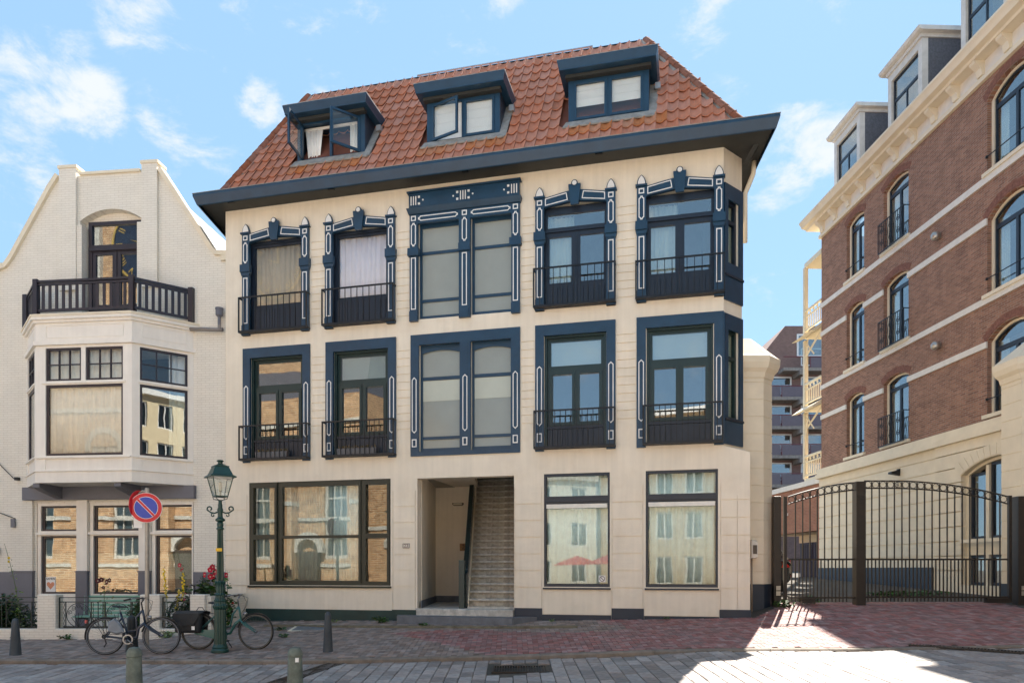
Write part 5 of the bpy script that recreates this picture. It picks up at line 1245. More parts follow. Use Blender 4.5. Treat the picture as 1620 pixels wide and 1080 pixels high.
# mansard and dormers
xprof([(.25, 15.87), (1.75, 18.75), (8, 18.9), (8, 15.87)], .0, LN, 'mansard_roof', SLATE)
GSL = mat('grey_slate_cheek', (.10, .105, .125), .65, noise=.3, nscale=14, bump=.3, bscale=20)
for (a, b) in ((.85, 2.75), (4.6, 6.5), (8.35, 10.25), (12.1, 14.0), (15.8, 17.7)):
    D = slab(a, b, 15.87, 18.35, [(a + .20, b - .20, 16.15, 18.10)], .10, .30).build('dormer', mat('grey_white_dormer_paint', (.62, .60, .56), .5), RB_)
    hs = [(a + .27, (a + b) / 2 - .03, 16.22, 17.32), ((a + b) / 2 + .03, b - .27, 16.22, 17.32), (a + .27, b - .27, 17.42, 18.03)]
    slab(a + .20, b - .20, 16.15, 18.10, hs, .18, .24).build('sash', NAVYD, D)
    for l in hs: pane(D, l[0] - .01, l[1] + .01, l[2] - .01, l[3] + .01, .2, GLASSH)
    for xx in (a, b - .08):
        mb = MB(); pr = [(.301, 15.88), (.301, 18.35), (1.56, 18.35), (.30, 15.9)]; mb.loft([[(xx, y, z) for y, z in pr[:3]], [(xx + .08, y, z) for y, z in pr[:3]]]); fixn(mb.build('dormer_cheek', GSL, D))
    MB().box(a - .04, b + .04, .04, 1.7, 18.352, 18.47).build('dormer_entablature', MATS['grey_white_dormer_paint'], D)
    xprof([(-.09, 18.50), (-.13, 18.57), (-.13, 18.60), (1.9, 18.62), (1.9, 18.472), (-.02, 18.472)], a - .2, b + .2, 'dormer_cornice', MATS['grey_white_dormer_paint'], D)
    MB().box(a + .2, b - .2, .9, 1.0, 15.9, 18.3).build('blind_panel', ROOM, D)
# cameras and wall lamp: things fixed to the wall
def facade_thing(name, a, z, label, cat):
    c, s_ = cos(RA), sin(RA); return empty(name, (RO[0] + a * c, RO[1] + a * s_, z), RA, label, cat)
STEEL = mat('brushed_steel', (.45, .42, .38), .35, metal=.8)
for z, lb in ((11.62, 'upper round steel vent cowl on the brick wall, by the top white band'), (8.32, 'lower round steel vent cowl on the brick wall, between the first and second floors')):
    e = facade_thing('vent_cowl', 7.53, z, lb, 'wall vent')
    mb = MB(); mb.lathe([(.0, -.13), (.09, -.12), (.13, -.05), (.13, .04), (.08, .11), (.0, .13)], 14, (0, -.13, 0)); mb.build('hood', STEEL, e, smooth=True)
    mb = MB(); mb.box(-.07, .07, -.05, 0, -.08, .08); mb.build('wall_plate', STEEL, e)
e = facade_thing('wall_lamp', 5.6, 4.72, 'dark floodlight fixed to the cream wall above the gate', 'wall lamp')
fixn(MB().loft([[(-.05, -.10, .14), (.05, -.10, .14), (.05, -.10, -.06), (-.05, -.10, -.06)], [(-.10, -.42, .06), (.10, -.42, .06), (.10, -.42, .0), (-.10, -.42, .0)]]).build('lamp_head', IRON, e)); MB().box(-.06, .06, -.16, -.10, -.02, .16).build('bracket', IRON, e)
e = facade_thing('louvre_vent', 5.55, 4.35, 'small slotted vent under the floodlight', 'wall vent'); MB().box(-.09, .09, -.125, -.1, -.14, .14).build('vent_body', STUCS, e)
for k in range(5): MB().box(-.07, .07, -.135, -.126, -.11 + k * .05, -.085 + k * .05).build('vent_slot', SOFF, e)
# wooden galleries at the far end
WP = mat('cream_gallery_paint', (.72, .64, .47), .55, noise=.06)
for zf_ in (5.45, 8.5, 11.6, 14.6):
    G = MB().box(-1.55, -.03, .0, 4.0, zf_ - .22, zf_ - .02).build('gallery', WP, RB_)
    if zf_ < 14:
        xs_ = -1.5
        MB().box(-1.6, -.03, -.02, .06, zf_ + .88, zf_ + .96).build('gallery_rail', WP, G); MB().box(-1.6, -.03, .0, .05, zf_ + .08, zf_ + .14).build('gallery_rail', WP, G); MB().box(-1.6, -.03, .0, .05, zf_ + .66, zf_ + .71).build('gallery_rail', WP, G)
        bal = None
        for k in range(9):
            xx = -1.42 + k * .16
            if bal is None: bal = MB().box(-.020, .020, .01, .04, zf_ + .14, zf_ + .66).build('baluster', WP, G); bal.location = (xx, 0, 0)
            else: inst(bal, G, (xx, 0, 0))
            if k % 2 == 0: MB().tube([(xx + .05 + .05 * cos(t * pi / 5), .025, zf_ + .795 + .05 * sin(t * pi / 5)) for t in range(10)], .02, 4, closed=True).build('rail_ornament', WP, G)
        MB().box(-1.62, -1.46, -.03, .13, zf_, zf_ + 2.8).build('gallery_post', WP, G)
        mb = MB(); mb.tube([(-1.5, .03, zf_ - 1.0), (-.05, .03, zf_ - .3)], .045, 4); mb.build('gallery_brace', WP, G) if zf_ > 6 else None
        if zf_ > 6: MB().tube([(-1.5, .03, zf_ - .35), (-.75, .03, zf_ - 1.05)], .04, 4).build('gallery_brace', WP, G); MB().tube([(-1.48, .03, zf_ - 1.3), (-1.3, .03, zf_ - .3)], .04, 4).build('gallery_brace', WP, G)
        fixn(MB().loft([[(-1.6, -.30, zf_ - .34), (-.03, -.30, zf_ - .34), (-.03, -.0, zf_ - .2), (-1.6, -.0, zf_ - .2)], [(-1.9, -.40, zf_ - .30), (-.03, -.40, zf_ - .30), (-.03, -.0, zf_ - .02), (-1.9, -.0, zf_ - .02)]]).build('gallery_fascia', WP, G)) if zf_ > 6 else None
MB().box(-1.62, -1.46, -.03, .13, 2.6, 5.2).build('gallery_post', WP, RB_) if False else None

# ================================================================ garage wing beyond the mansion
e = empty('garage_wing', (RO[0], RO[1], 0), RA, 'low orange brick garage wing with white coping and dark recessed doors behind the gate', 'garage')
slab(-7.5, -.03, .7, 5.1, [(-5.6, -.35, .7, 3.2)], .02, .35).build('front_wall', RBRICK2, e)
MB().box(-7.5, -.03, -.06, .4, 5.102, 5.32).build('coping', BANDM, e)
for k, x0 in enumerate((-5.5, -4.1, -2.7, -1.3)):
    d = slab(x0, x0 + 1.3, .9, 2.85, [], 1.6, 1.68).build('garage_door', mat('midnight_door', (.008, .012, .04), .5), e)
    for q in range(6): MB().box(x0 + .08 + q * .2, x0 + .22 + q * .2, 1.585, 1.6, 1.0, 2.75).build('door_panel', MATS['midnight_door'], d)
MB().box(-5.6, -.03, 1.6, 1.7, 2.86, 3.6).build('lintel', STUCS, e); MB().box(-.34, -.03, .36, 1.6, .9, 3.2).build('reveal', RBRICK2, e); MB().box(-6, -.03, .36, 1.6, 3.201, 3.4).build('soffit', STUCS, e)
MB().box(-3.4, -3.2, -.12, .02, 4.0, 4.12).build('wall_camera', WTRIM, e)

# ================================================================ distant apartment slab
e = empty('distant_flats', (26, 70, 0), 0, 'dark brick gallery flats with grey glass balconies far behind the gate', 'apartment building')
hs = []
for k in range(7):
    z = 9.6 + 2.75 * k - 2.75
    if k < 6: hs += [(-1.2, .9, z + .55, z + 2.25), (1.8, 3.9, z + .55, z + 2.25), (5.2, 6.9, z + .2, z + 2.2), (8.5, 10, z + .7, z + 2.1)]
hs = [h for h in hs if h[3] < 24.6 and not (h[0] < 1 and h[2] > 20.5)]
fw = MB(); 
slab(-3.4, 14, 0, 20.6, [h for h in hs if h[3] < 20.6], 0, .4).build('front_wall', DBRICK, e)
fixn(MB().prism_xz([(-1.6, 20.602), (14, 20.602), (14, 25.0), (.3, 25.0), (-2.4, 21.6)], -.02, 9).build('top_storey', DBRICK, e))
MB().box(-3.4, 14, 3.0, 9, 0, 20.6).build('core', DBRICK, e)
for h in hs:
    w = slab(h[0], h[1], h[2], h[3], [(h[0] + .12, h[1] - .12, h[2] + .12, h[3] - .12)], -.06, .1).build('window', WTRIM, e); pane(w, h[0] + .1, h[1] - .1, h[2] + .1, h[3] - .1, .02, GLASSH)
w = slab(1.4, 3.9, 22.0, 24.2, [(1.55, 3.75, 22.15, 24.05)], -.12, -.03).build('window', WTRIM, e); pane(w, 1.5, 3.8, 22.1, 24.1, -.08, GLASSH)
RAILG = mat('smoked_balcony_glass', (.13, .10, .12), .3); RAILR = mat('maroon_rail', (.16, .04, .05), .5); CONC = mat('weathered_concrete', (.26, .23, .21), .85, noise=.3)
for k in range(5):
    z = 9.6 + 2.75 * k
    bx = MB().box(-3.4 if k < 4 else -.4, 14, -1.5, -.0, z - .3, z).build('balcony', CONC, e)
    for x in (-3.3, -.6, 2.1, 4.8, 7.5, 10.2):
        if k == 4 and x < -.4: continue
        MB().box(x + .04, x + 2.62, -1.5, -1.46, z + .02, z + .95).build('balcony_panel', RAILG, bx); MB().box(x, x + .05, -1.52, -1.44, z, z + 1.05).build('balcony_post', RAILR, bx)
    MB().box(-3.4 if k < 4 else -.4, 14, -1.53, -1.43, z + .98, z + 1.06).build('balcony_rail', RAILR, bx)
    MB().box(1.0, 1.4, -1.9, -.0, z - .75, z - .302).build('balcony_console', CONC, bx)

# ================================================================ gate, posts and stone pillars
def pillar(x, y, label, half, flip=1, z0=.4):
    e = empty('gate_pillar', (x, y, z0), 0, label, 'pillar')
    q = half * .5
    def octo(h, qq): return [(-h, -qq), (-qq, -h), (qq, -h), (h, -qq), (h, qq), (qq, h), (-qq, h), (-h, qq)]
    prof = [(0, 0), (0, 5.85 - z0)]
    rings = []; zz = .75 - z0; k = 0; H_ = 6.0 - z0
    rings.append([(a, b, zz) for a, b in octo(half, q)])
    while zz + .40 < H_:
        zz += .395; rings += [[(a, b, zz) for a, b in octo(half, q)], [(a, b, zz + .003) for a, b in octo(half - .014, q)], [(a, b, zz + .016) for a, b in octo(half - .014, q)], [(a, b, zz + .019) for a, b in octo(half, q)]]
    rings.append([(a, b, H_) for a, b in octo(half, q)])
    fixn(MB().loft(rings).build('shaft', STUCS, e)); fixn(MB().loft([[(a, b, -.2) for a, b in octo(half + .04, q)], [(a, b, 1.26 - z0) for a, b in octo(half + .04, q)]]).build('plinth', PLINTHB, e))
    c = [[(a, b, z - z0) for a, b in octo(h, h * .5)] for h, z in ((half + .02, 6.0), (half + .05, 6.12), (half + .12, 6.2), (half + .16, 6.32), (half + .17, 6.46), (half + .10, 6.52), (half * .34, 7.02), (half * .22, 7.04))]
    fixn(MB().loft(c).build('cap', STUCS, e)); return e
pillar(5.48, 17.3, 'cream stone pillar joined to the right corner of the cream house', .60)
pillar(12.42, 17.1, 'cream stone pillar at the right edge, right of the gate', .68)
GATEM = mat('brown_black_gate_paint', (.022, .015, .012), .4, noise=.2)
GYT = 16.8
def gpost(name, x, w, z1, label):
    z0 = ground(x, GYT) - .05; e = MB().box(-w / 2, w / 2, -w / 2, w / 2, 0, z1 - z0).build(name, GATEM, None, loc=(x, GYT, z0)); bevel(e, .008); tag(e, label, 'gate post'); return e
gpost('gate_post', 6.11, .17, 3.28, 'left gate post beside the cream pillar, half hidden by weeds')
gpost('gate_post', 8.02, .22, 3.62, 'tall square post between the two gate leaves')
gpost('gate_post', 11.74, .22, 3.28, 'right gate post against the right stone pillar')
def leaf(x0, x1, topf, label, n, xr):
    zb = max(ground(x0, GYT), ground(x1, GYT)) + .06; zm = 1.83
    e = empty('gate_leaf', ((x0 + x1) / 2, GYT, zb)); tag(e, label, 'gate'); c = (x0 + x1) / 2
    P = [(x0 + (x1 - x0) * t / 24 - c) for t in range(25)]
    for off_, nm in ((0, 'top_rail'), (-.17, 'second_rail')): MB().tube([(p, 0, topf(p + c) + off_ - zb) for p in P], .016, 5).build(nm, GATEM, e)
    for z, nm in ((zm, 'middle_rail'), (zb + .10, 'bottom_rail')): MB().box(x0 - c, x1 - c, -.018, .018, z - zb - .02, z - zb + .02).build(nm, GATEM, e)
    for xx in xr: MB().box(xx - c - .035, xx - c + .035, -.035, .035, -.02, topf(xx) - zb + .03).build('stile', GATEM, e)
    for k in range(1, n):
        xx = x0 + (x1 - x0) * k / n; MB().box(xx - c - .012, xx - c + .012, -.012, .012, 0, topf(xx) - zb - .02).build('bar', GATEM, e)
        x2 = x0 + (x1 - x0) * (k - .5) / n; MB().box(x2 - c - .012, x2 - c + .012, -.012, .012, 0, zm - zb - .02).build('short_bar', GATEM, e)
    for k in range(n):
        xx = x0 + (x1 - x0) * (k + .5) / n; zc = topf(xx) - .085 - zb
        MB().tube([(xx - c + .072 * cos(t * pi / 8), 0, zc + .072 * sin(t * pi / 8)) for t in range(16)], .008, 5, closed=True).build('ring', GATEM, e)
    MB().box(x0 - c + .3 if x0 < 7 else x1 - c - .5, x0 - c + .6 if x0 < 7 else x1 - c + .0, -.08, .08, -.03, .08).build('gate_stop', GATEM, e)
leaf(6.38, 7.90, lambda x: 3.27 + (x - 6.38) / 1.52 * .33 - .05 * ((x - 7.14) / .76) ** 2 + .05, 'narrow left leaf of the arched iron gate', 9, (6.31,))
leaf(8.14, 11.45, lambda x: 3.27 + .37 * (1 - ((x - 8.75) / 2.75) ** 2) if x > 8.75 else 3.64, 'wide right leaf of the arched iron gate', 19, (11.5,))
MB().box(-.02, .02, -.02, .02, 0, 1.0).build('x', IRON).name = 'tmpx'; bpy.data.objects.remove(bpy.data.objects['tmpx'])
e = empty('key_post', (9.25, 19.5, ground(9.25, 19.5)), 0, 'slim black key post behind the wide gate leaf', 'post'); MB().box(-.03, .03, -.03, .03, 0, .95).build('post', IRON, e); MB().box(-.07, .07, -.05, .05, .952, 1.25).build('reader_box', IRON, e); MB().box(-.05, .05, -.056, -.051, 1.05, 1.2).build('reader_face', STEEL, e)
# plaque on the gate posts
for xp, lb in ((6.11, 'small pale two part plate low on the left gate post'), (11.74, 'small pale two part plate low on the right gate post')):
    e = empty('lock_plate', (xp + .0, GYT - .12, 1.12), 0, lb, 'plate'); MB().box(-.05, .05, -.01, .0, 0, .10).build('upper_plate', STEEL, e); MB().box(-.05, .05, -.01, .0, -.12, -.02).build('lower_plate', STEEL, e)
# intercom with conduit at the pillar
CREAMP = mat('cream_plastic', (1, 1, 1))
e = empty('intercom', (5.50, 16.60, 1.85), 0, 'cream intercom box with dark grille, on the pillar right of the house corner', 'intercom')
fixn(MB().loft([[(-.06, .1, 0), (.10, .1, .0), (.10, .1, .42), (-.06, .1, .42)], [(-.06, -.10, .0), (.08, -.10, .03), (.08, -.10, .36), (-.06, -.10, .42)]]).build('box', CREAMP, e))
MB().box(-.03, .06, -.112, -.101, .10, .30).build('grille', mat('dark_grille', (.12, .10, .08), .6), e)
e = MB().tube([(0, 0, 0), (0, 0, 1.28)], .022, 8).build('conduit', mat('grey_conduit', (.30, .25, .20), .5), None, smooth=True, loc=(5.48, 16.62, .62)); tag(e, 'grey conduit running down from the intercom to the pavement', 'pipe')

# ================================================================ parked car behind the gate
CARP = mat('black_car_paint', (.012, .012, .014), .12, noise=0, coat=1)
e = empty('parked_car', (6.85, 22.2, ground(7.5, 21)), 0, 'black car parked behind the left gate post, rear lights towards the camera', 'car')
def ring(y, hw, zlo, zb, zt, tw):
    return [(-hw * .92, y, zlo), (hw * .92, y, zlo), (hw, y, zlo + .15), (hw, y, zb - .08), (hw * .96, y, zb), (hw * tw, y, zt), (hw * tw * .8, y, zt + .02), (-hw * tw * .8, y, zt + .02), (-hw * tw, y, zt), (-hw * .96, y, zb), (-hw, y, zb - .08), (-hw, y, zlo + .15)]
RG = [ring(-2.12, .80, .38, .80, .82, .9), ring(-2.18, .85, .34, .84, .88, .9), ring(-2.0, .88, .28, .96, 1.0, .85), ring(-1.75, .88, .26, .98, 1.34, .72), ring(-1.4, .88, .24, .96, 1.44, .72), ring(-.2, .88, .22, .94, 1.46, .72), ring(.5, .88, .22, .93, 1.36, .72), ring(1.15, .87, .22, .92, .98, .85), ring(1.9, .84, .26, .80, .84, .85), ring(2.12, .74, .34, .66, .68, .85)]
smooth_angle(fixn(MB().loft(RG).build('body', CARP, e)), 35)
CG = mat('dark_car_glass', (.01, .012, .015), .05, noise=0)
fixn(MB().loft([[(-.66, -2.03, 1.0), (.66, -2.03, 1.0), (.56, -1.80, 1.33), (-.56, -1.80, 1.33)], [(-.66, -2.045, 1.0), (.66, -2.045, 1.0), (.56, -1.815, 1.33), (-.56, -1.815, 1.33)]]).build('rear_window', CG, e))
for s in (-1, 1):
    fixn(MB().loft([[(s * .865, -1.6, .99), (s * .865, .9, .98), (s * .66, .35, 1.36), (s * .66, -1.45, 1.38)], [(s * .88, -1.6, .99), (s * .88, .9, .98), (s * .675, .35, 1.36), (s * .675, -1.45, 1.38)]]).build('side_window', CG, e))
    fixn(MB().loft([[(s * .60, -2.19, .72), (s * .86, -2.14, .72), (s * .86, -2.05, .95), (s * .66, -2.10, .93)], [(s * .60, -2.0, .72), (s * .84, -1.9, .72), (s * .84, -1.9, .95), (s * .66, -1.9, .93)]]).build('tail_light', mat('red_lens', (.45, .01, .01), .1, noise=0), e))
    MB().box(min(s * .62, s * .84), max(s * .62, s * .84), -2.20, -2.1, .46, .52).build('reflector', MATS['red_lens'], e)
    for yy in (-1.35, 1.35):
        mb = MB(); mb.lathe([(.0, -.1), (.30, -.1), (.33, -.06), (.33, .06), (.30, .1), (0, .1)], 20); mb.v = [(z, x, y) for x, y, z in mb.v]; wh = mb.build('wheel', mat('tyre_rubber', (.015, .015, .015), .8), e, loc=(s * .80, yy, .33)); 
        mb = MB(); mb.lathe([(.0, -.02), (.20, -.02), (.20, .02), (0, .02)], 16); mb.v = [(z + s * .1, x, y) for x, y, z in mb.v]; mb.build('hub_cap', ZINC, wh)
MB().box(-.26, .26, -2.2, -2.17, .62, .73).build('number_plate', mat('yellow_plate', (.65, .48, .05), .5), e)
MB().box(-.8, .8, -2.23, -2.0, .36, .56).build('bumper', CARP, e)

# ================================================================ street lamp
LG = mat('lamp_green_paint', (.009, .045, .036), .32, noise=.15, nscale=6, bump=.05)
lx, ly = -5.62, 14.0; lz = ground(lx, ly)
e = empty('street_lamp', (lx, ly, lz), 0, 'green cast iron street lamp with square glass lantern and scrolled ladder arms', 'street lamp'); e.scale = (.866, .866, .866)
smooth_angle(MB().lathe([(.19, 0), (.19, .05), (.165, .09), (.17, .12), (.145, .17), (.14, .19)], 24).build('base', LG, e), 30)
smooth_angle(MB().lathe([(.13, .19), (.125, .95), (.14, .97), (.155, 1.0), (.155, 1.04), (.125, 1.08), (.12, 1.12), (.13, 1.15), (.105, 1.2), (.10, 1.26)], 32, flute=.10).build('lower_column', LG, e), 30)
smooth_angle(MB().lathe([(.10, 1.26), (.11, 1.28), (.085, 1.32), (.095, 1.42), (.09, 1.5), (.12, 1.56), (.105, 1.58), (.08, 1.585)], 24, flute=.12).build('leaf_collar', LG, e), 30)
smooth_angle(MB().lathe([(.078, 1.58), (.062, 2.72)], 32, flute=.16).build('column', LG, e), 25)
smooth_angle(MB().lathe([(.06, 2.72), (.085, 2.73), (.085, 2.75), (.06, 2.78), (.07, 2.82), (.07, 2.86), (.055, 2.89), (.10, 2.92), (.105, 2.95), (.07, 2.98), (.055, 3.0), (.05, 3.08), (.065, 3.16), (.045, 3.22), (.05, 3.26), (.04, 3.3), (.035, 3.38)], 20).build('neck', LG, e), 30)
for s in (-1, 1):
    MB().tube([(s * .04, 0, 3.12), (s * .12, 0, 3.09), (s * .20, 0, 3.10), (s * .29, 0, 3.16)] + [(s * (.24 + .05 * cos(a)), 0, 3.19 + .045 * sin(a)) for a in (0, .8, 1.6, 2.4, 3.2, 4.2)], .017, 6).build('ladder_arm', LG, e, smooth=True)
    MB().tube([(s * (.16 + (.045 - .004 * k) * cos(-k * .7 + pi / 2)), 0, 3.045 + (.045 - .004 * k) * sin(-k * .7 + pi / 2)) for k in range(9)], .013, 6).build('arm_scroll', LG, e, smooth=True)
MB().box(-.066, .066, -.078, -.06, 2.24, 2.31).build('number_tag', mat('yellow_tag', (.75, .45, .02), .5), e)
LR = R(38)
def sqr(h, z): return [(h * cos(LR + pi / 4 + k * pi / 2) * 1.414, h * sin(LR + pi / 4 + k * pi / 2) * 1.414, z) for k in range(4)]
zb, ztp = 3.46, 3.88
for k in range(4):
    a, b = sqr(.125, zb)[k], sqr(.215, ztp)[k]; MB().tube([a, b], .011, 5).build('lantern_bar', LG, e)
    a2, b2 = sqr(.125, zb)[(k + 1) % 4], sqr(.215, ztp)[(k + 1) % 4]
    v_ = [a, a2, b2, b]; c_ = [sum(q[i] for q in v_) / 4 for i in range(3)]; v2 = [tuple(q[i] - (c_[i] * .02 if i < 2 else 0) for i in range(3)) for q in v_]
    fixn(MB().loft([v_, v2]).build('pane', LGLASS, e))
    MB().tube([(a[0], a[1], zb), (a[0] * .9, a[1] * .9, 3.40), (a[0] * .35, a[1] * .35, 3.38), (0, 0, 3.34)], .009, 5).build('cradle_arm', LG, e)
fixn(MB().loft([sqr(.135, zb - .015), sqr(.135, zb + .01), sqr(.11, zb + .01), sqr(.11, zb - .015)]).build('lantern_floor', LG, e))
fixn(MB().loft([sqr(.22, ztp), sqr(.275, ztp - .005), sqr(.275, ztp + .02), sqr(.215, ztp + .06), sqr(.145, ztp + .23), sqr(.155, ztp + .235), sqr(.155, ztp + .25), sqr(.12, ztp + .26), sqr(.05, ztp + .30)]).build('lantern_roof', LG, e))
smooth_angle(MB().lathe([(.05, ztp + .29), (.05, ztp + .34), (.075, ztp + .36), (.075, ztp + .375), (.05, ztp + .39), (0, ztp + .395)], 16).build('lantern_cap', LG, e), 30)
MB().lathe([(.02, zb), (.02, zb + .1), (.04, zb + .12), (.04, zb + .3), (.0, zb + .33)], 10).build('burner', mat('opal', (1, 1, 1)), e)

# ================================================================ no parking sign
GALV = mat('galvanised_steel', (.36, .33, .29), .5, metal=.5, noise=.2)
sx_, sy_ = -7.33, 14.6; sz_ = ground(sx_, sy_)
e = empty('no_parking_sign', (sx_, sy_, sz_), R(14), 'round no parking sign, blue with red rim and bar, on a grey post', 'road sign')
MB().lathe([(.042, 0), (.042, 3.18), (.036, 3.2), (0, 3.205)], 14).build('post', GALV, e, smooth=False)
def disc(r, y0, y1, m, name, par, n=40): mb = MB(); mb.prism_xz([(r * cos(2 * pi * t / n), 2.80 + r * sin(2 * pi * t / n)) for t in range(n)], y0, y1); return mb.build(name, m, par)
SR = mat('sign_red', (.60, .012, .02), .35, noise=.03); SB = mat('sign_blue', (.03, .06, .42), .35, noise=.03)
dk = disc(.30, -.085, -.07, WTRIM, 'sign_disc', e)
disc(.292, -.088, -.085, SR, 'red_rim', dk); disc(.222, -.091, -.088, WTRIM, 'white_line', dk); disc(.213, -.094, -.091, SB, 'blue_field', dk)
def barr(w, y0, y1, m, nm): a = R(-47); c, s_ = cos(a), sin(a); l = .218; mb = MB(); mb.prism_xz([(x * c - z * s_, 2.80 + x * s_ + z * c) for x, z in ((-l, -w), (l, -w), (l, w), (-l, w))], y0, y1); mb.build(nm, m, dk)
barr(.030, -.096, -.094, WTRIM, 'bar_outline'); barr(.021, -.098, -.096, SR, 'red_bar')
MB().box(-.05, .05, -.07, -.04, 2.62, 2.66).build('clamp', GALV, e); MB().box(-.05, .05, -.07, -.04, 2.96, 3.0).build('clamp', GALV, e)
e2 = empty('second_sign', (sx_, sy_, sz_), 0, 'second round sign seen nearly edge on, behind the no parking sign', 'road sign'); e2.name = 'side_road_sign'
mb = MB(); n = 30; mb.prism_xz([(.30 * cos(2 * pi * t / n), 2.86 + .30 * sin(2 * pi * t / n)) for t in range(n)], 0, .012); o = mb.build('sign_disc', mat('sign_red', (0, 0, 0)), e2, loc=(-.17, .06, 0), rotz=R(77))
mb = MB(); mb.prism_xz([(.285 * cos(2 * pi * t / n), 2.86 + .285 * sin(2 * pi * t / n)) for t in range(n)], .012, .02); mb.build('sign_back', GALV, e2, loc=(-.17, .06, 0), rotz=R(77))
MB().tube([(0, 0, 3.12), (-.1, .02, 3.14), (-.2, .04, 3.08)], .025, 6).build('sign_bracket', GALV, e2)
o = MB().box(-.26, -.08, -.02, .0, 2.40, 2.62).build('sub_plate', WTRIM, e2)

# ================================================================ bollards
def bollard(x, y, r0, r1, h, m, label, dome=.3):
    z = ground(x, y) - .02; e = MB(); n = 12
    e.lathe([(r0, 0), (r0 * .97, .02), (r1, h * .86), (r1 * 1.0, h * .9), (r1 * .8, h * .96), (r1 * .35, h), (0, h)], n); o = smooth_angle(e.build('bollard', m, None, loc=(x, y, z)), 30); tag(o, label, 'bollard', 'bollards along the kerb'); return o
BOLS = mat('slate_bollard_paint', (.045, .055, .065), .6, noise=.25, bump=.1); BOLG = mat('weathered_green_grey_concrete', (.13, .15, .125), .8, noise=.35, nscale=9, bump=.3)
bollard(-9.53, 13.95, .105, .062, .72, BOLS, 'slate grey bollard on the pavement at the left edge of the street')
bollard(-7.45, 14.25, .12, .085, .72, mat('dark_bollard', (.012, .018, .022), .5), 'near black bollard hidden behind the dark bicycle')
bollard(-3.52, 13.9, .10, .062, .78, BOLS, 'dark slate bollard standing alone on the pavement below the large shop window')
def front_bollard(x, y, label, stick=False):
    z = ground(x, y) - .02; h = .58 - z
    e = empty('stone_bollard', (x, y, z), 0, label, 'bollard', 'bollards along the kerb')
    smooth_angle(MB().lathe([(.115, 0), (.092, h * .80), (.092, h * .84)], 16).build('shaft', BOLG, e), 30)
    smooth_angle(MB().lathe([(.084, h * .84), (.097, h * .85), (.097, h * .88), (.090, h * .93), (.062, h * .98), (.0, h)], 16).build('cap', BOLG, e), 30)
    if stick: MB().box(.03, .075, -.1, -.09, h * .76, h * .83).build('sticker', WTRIM, e)
front_bollard(-5.0, 9.62, 'weathered green grey stone bollard at the frame bottom, left of the lamp')
front_bollard(-2.87, 9.62, 'weathered green grey stone bollard with a white sticker, right of the lamp', True)

# ================================================================ ground fittings
GRM = mat('cast_iron_grate', (.05, .042, .036), .6, metal=.4, noise=.3)
def gz(x, y): return ground(x, y)
def grate(x0, x1, y0, y1, n, label, skew=0, name='drain_grate'):
    e = empty(name, ((x0 + x1) / 2, (y0 + y1) / 2, gz((x0 + x1) / 2, (y0 + y1) / 2) + .004)); tag(e, label, 'drain'); cx_, cy = (x0 + x1) / 2, (y0 + y1) / 2
    e.rotation_euler = (math.atan(.04 if y0 < yk(x0) else .05), 0, skew)
    hs = [(x0 - cx_ + .03 + (x1 - x0 - .06) * k / n + .008, x0 - cx_ + .03 + (x1 - x0 - .06) * (k + 1) / n - .008, .03, (y1 - y0) - .03) for k in range(n)]
    mb = slab(x0 - cx_, x1 - cx_, 0, y1 - y0, hs, 0, .03)
    mb.v = [(x, z - (y1 - y0) / 2, -y) for x, y, z in mb.v]; fixn(mb.build('grate', GRM, e))
    MB().box(x0 - cx_ + .01, x1 - cx_ - .01, -(y1 - y0) / 2 + .01, (y1 - y0) / 2 - .01, -.1, -.06).build('sump', SOFF, e)
grate(-.33, .60, 11.66, 12.24, 20, 'rectangular cast iron drain grate in the sett road, below the entrance')
def channel(p, q, w, label, n):
    l = hypot(q[0] - p[0], q[1] - p[1]); an = atan2(q[1] - p[1], q[0] - p[0]); za, zb_ = gz(*p), gz(*q)
    e = empty('channel_drain', (p[0], p[1], za + .008)); e.rotation_euler = (0, -atan2(zb_ - za, l), an); tag(e, label, 'drain')
    m_ = l / n; seg = None
    for k in range(n):
        if seg is None:
            hs = [(.02 + j * (m_ - .04) / 8 + .008, .02 + (j + 1) * (m_ - .04) / 8 - .008, .03, w - .03) for j in range(8)]
            mb = slab(.004, m_ - .004, 0, w, hs, 0, .02); mb.v = [(x, z - w / 2, -y) for x, y, z in mb.v]; seg = fixn(mb.build('channel_grate', GRM, e))
        else: inst(seg, e, (m_ * k, 0, 0))
    MB().box(0, l, -w / 2 + .02, w / 2 - .02, -.035, -.022).build('channel_bed', SOFF, e)
channel((-3.15, 13.1), (-3.95, 10.4), .32, 'dark channel drain crossing the road beside the right front bollard', 5)
channel((7.05, 12.9), (9.1, 11.4), .26, 'dark channel drain across the pavement in front of the wide gate leaf', 6)
hz = gz(-4.45, 16.7)
e = empty('floor_hatch', (-4.55, 16.9, hz + .012), 0, 'blue grey steel floor hatch with pale stone rim in the pavement by the green plinth', 'hatch'); e.rotation_euler = (math.atan(.1), 0, 0)
hb = MB().box(-.55, .55, -.42, .42, -.02, .004).build('rim', STUCS, e); hc = MB().box(-.47, .47, -.35, .35, .004, .012).build('plate', mat('steel_plate', (.16, .19, .22), .5, metal=.4, noise=.25), e)
# low step along the foot of the facade
o = MB(); r_ = []
for x in (-5.9, -4, -2, 0, 1.4): y = yf(x) - 1.15 + .10 * x * .0; r_.append([(x, y, gz(x, y) - .1), (x, y + .12, gz(x, y) - .1), (x, y + .12, gz(x, y) + .055), (x, y, gz(x, y) + .05)])
o.loft(r_); o = fixn(o.build('low_step', mat('mossy_kerb', (.16, .14, .10), .9, noise=.4, nscale=6, bump=.3), None)); tag(o, 'low mossy stone edge running along the pavement below the facade', 'kerb')

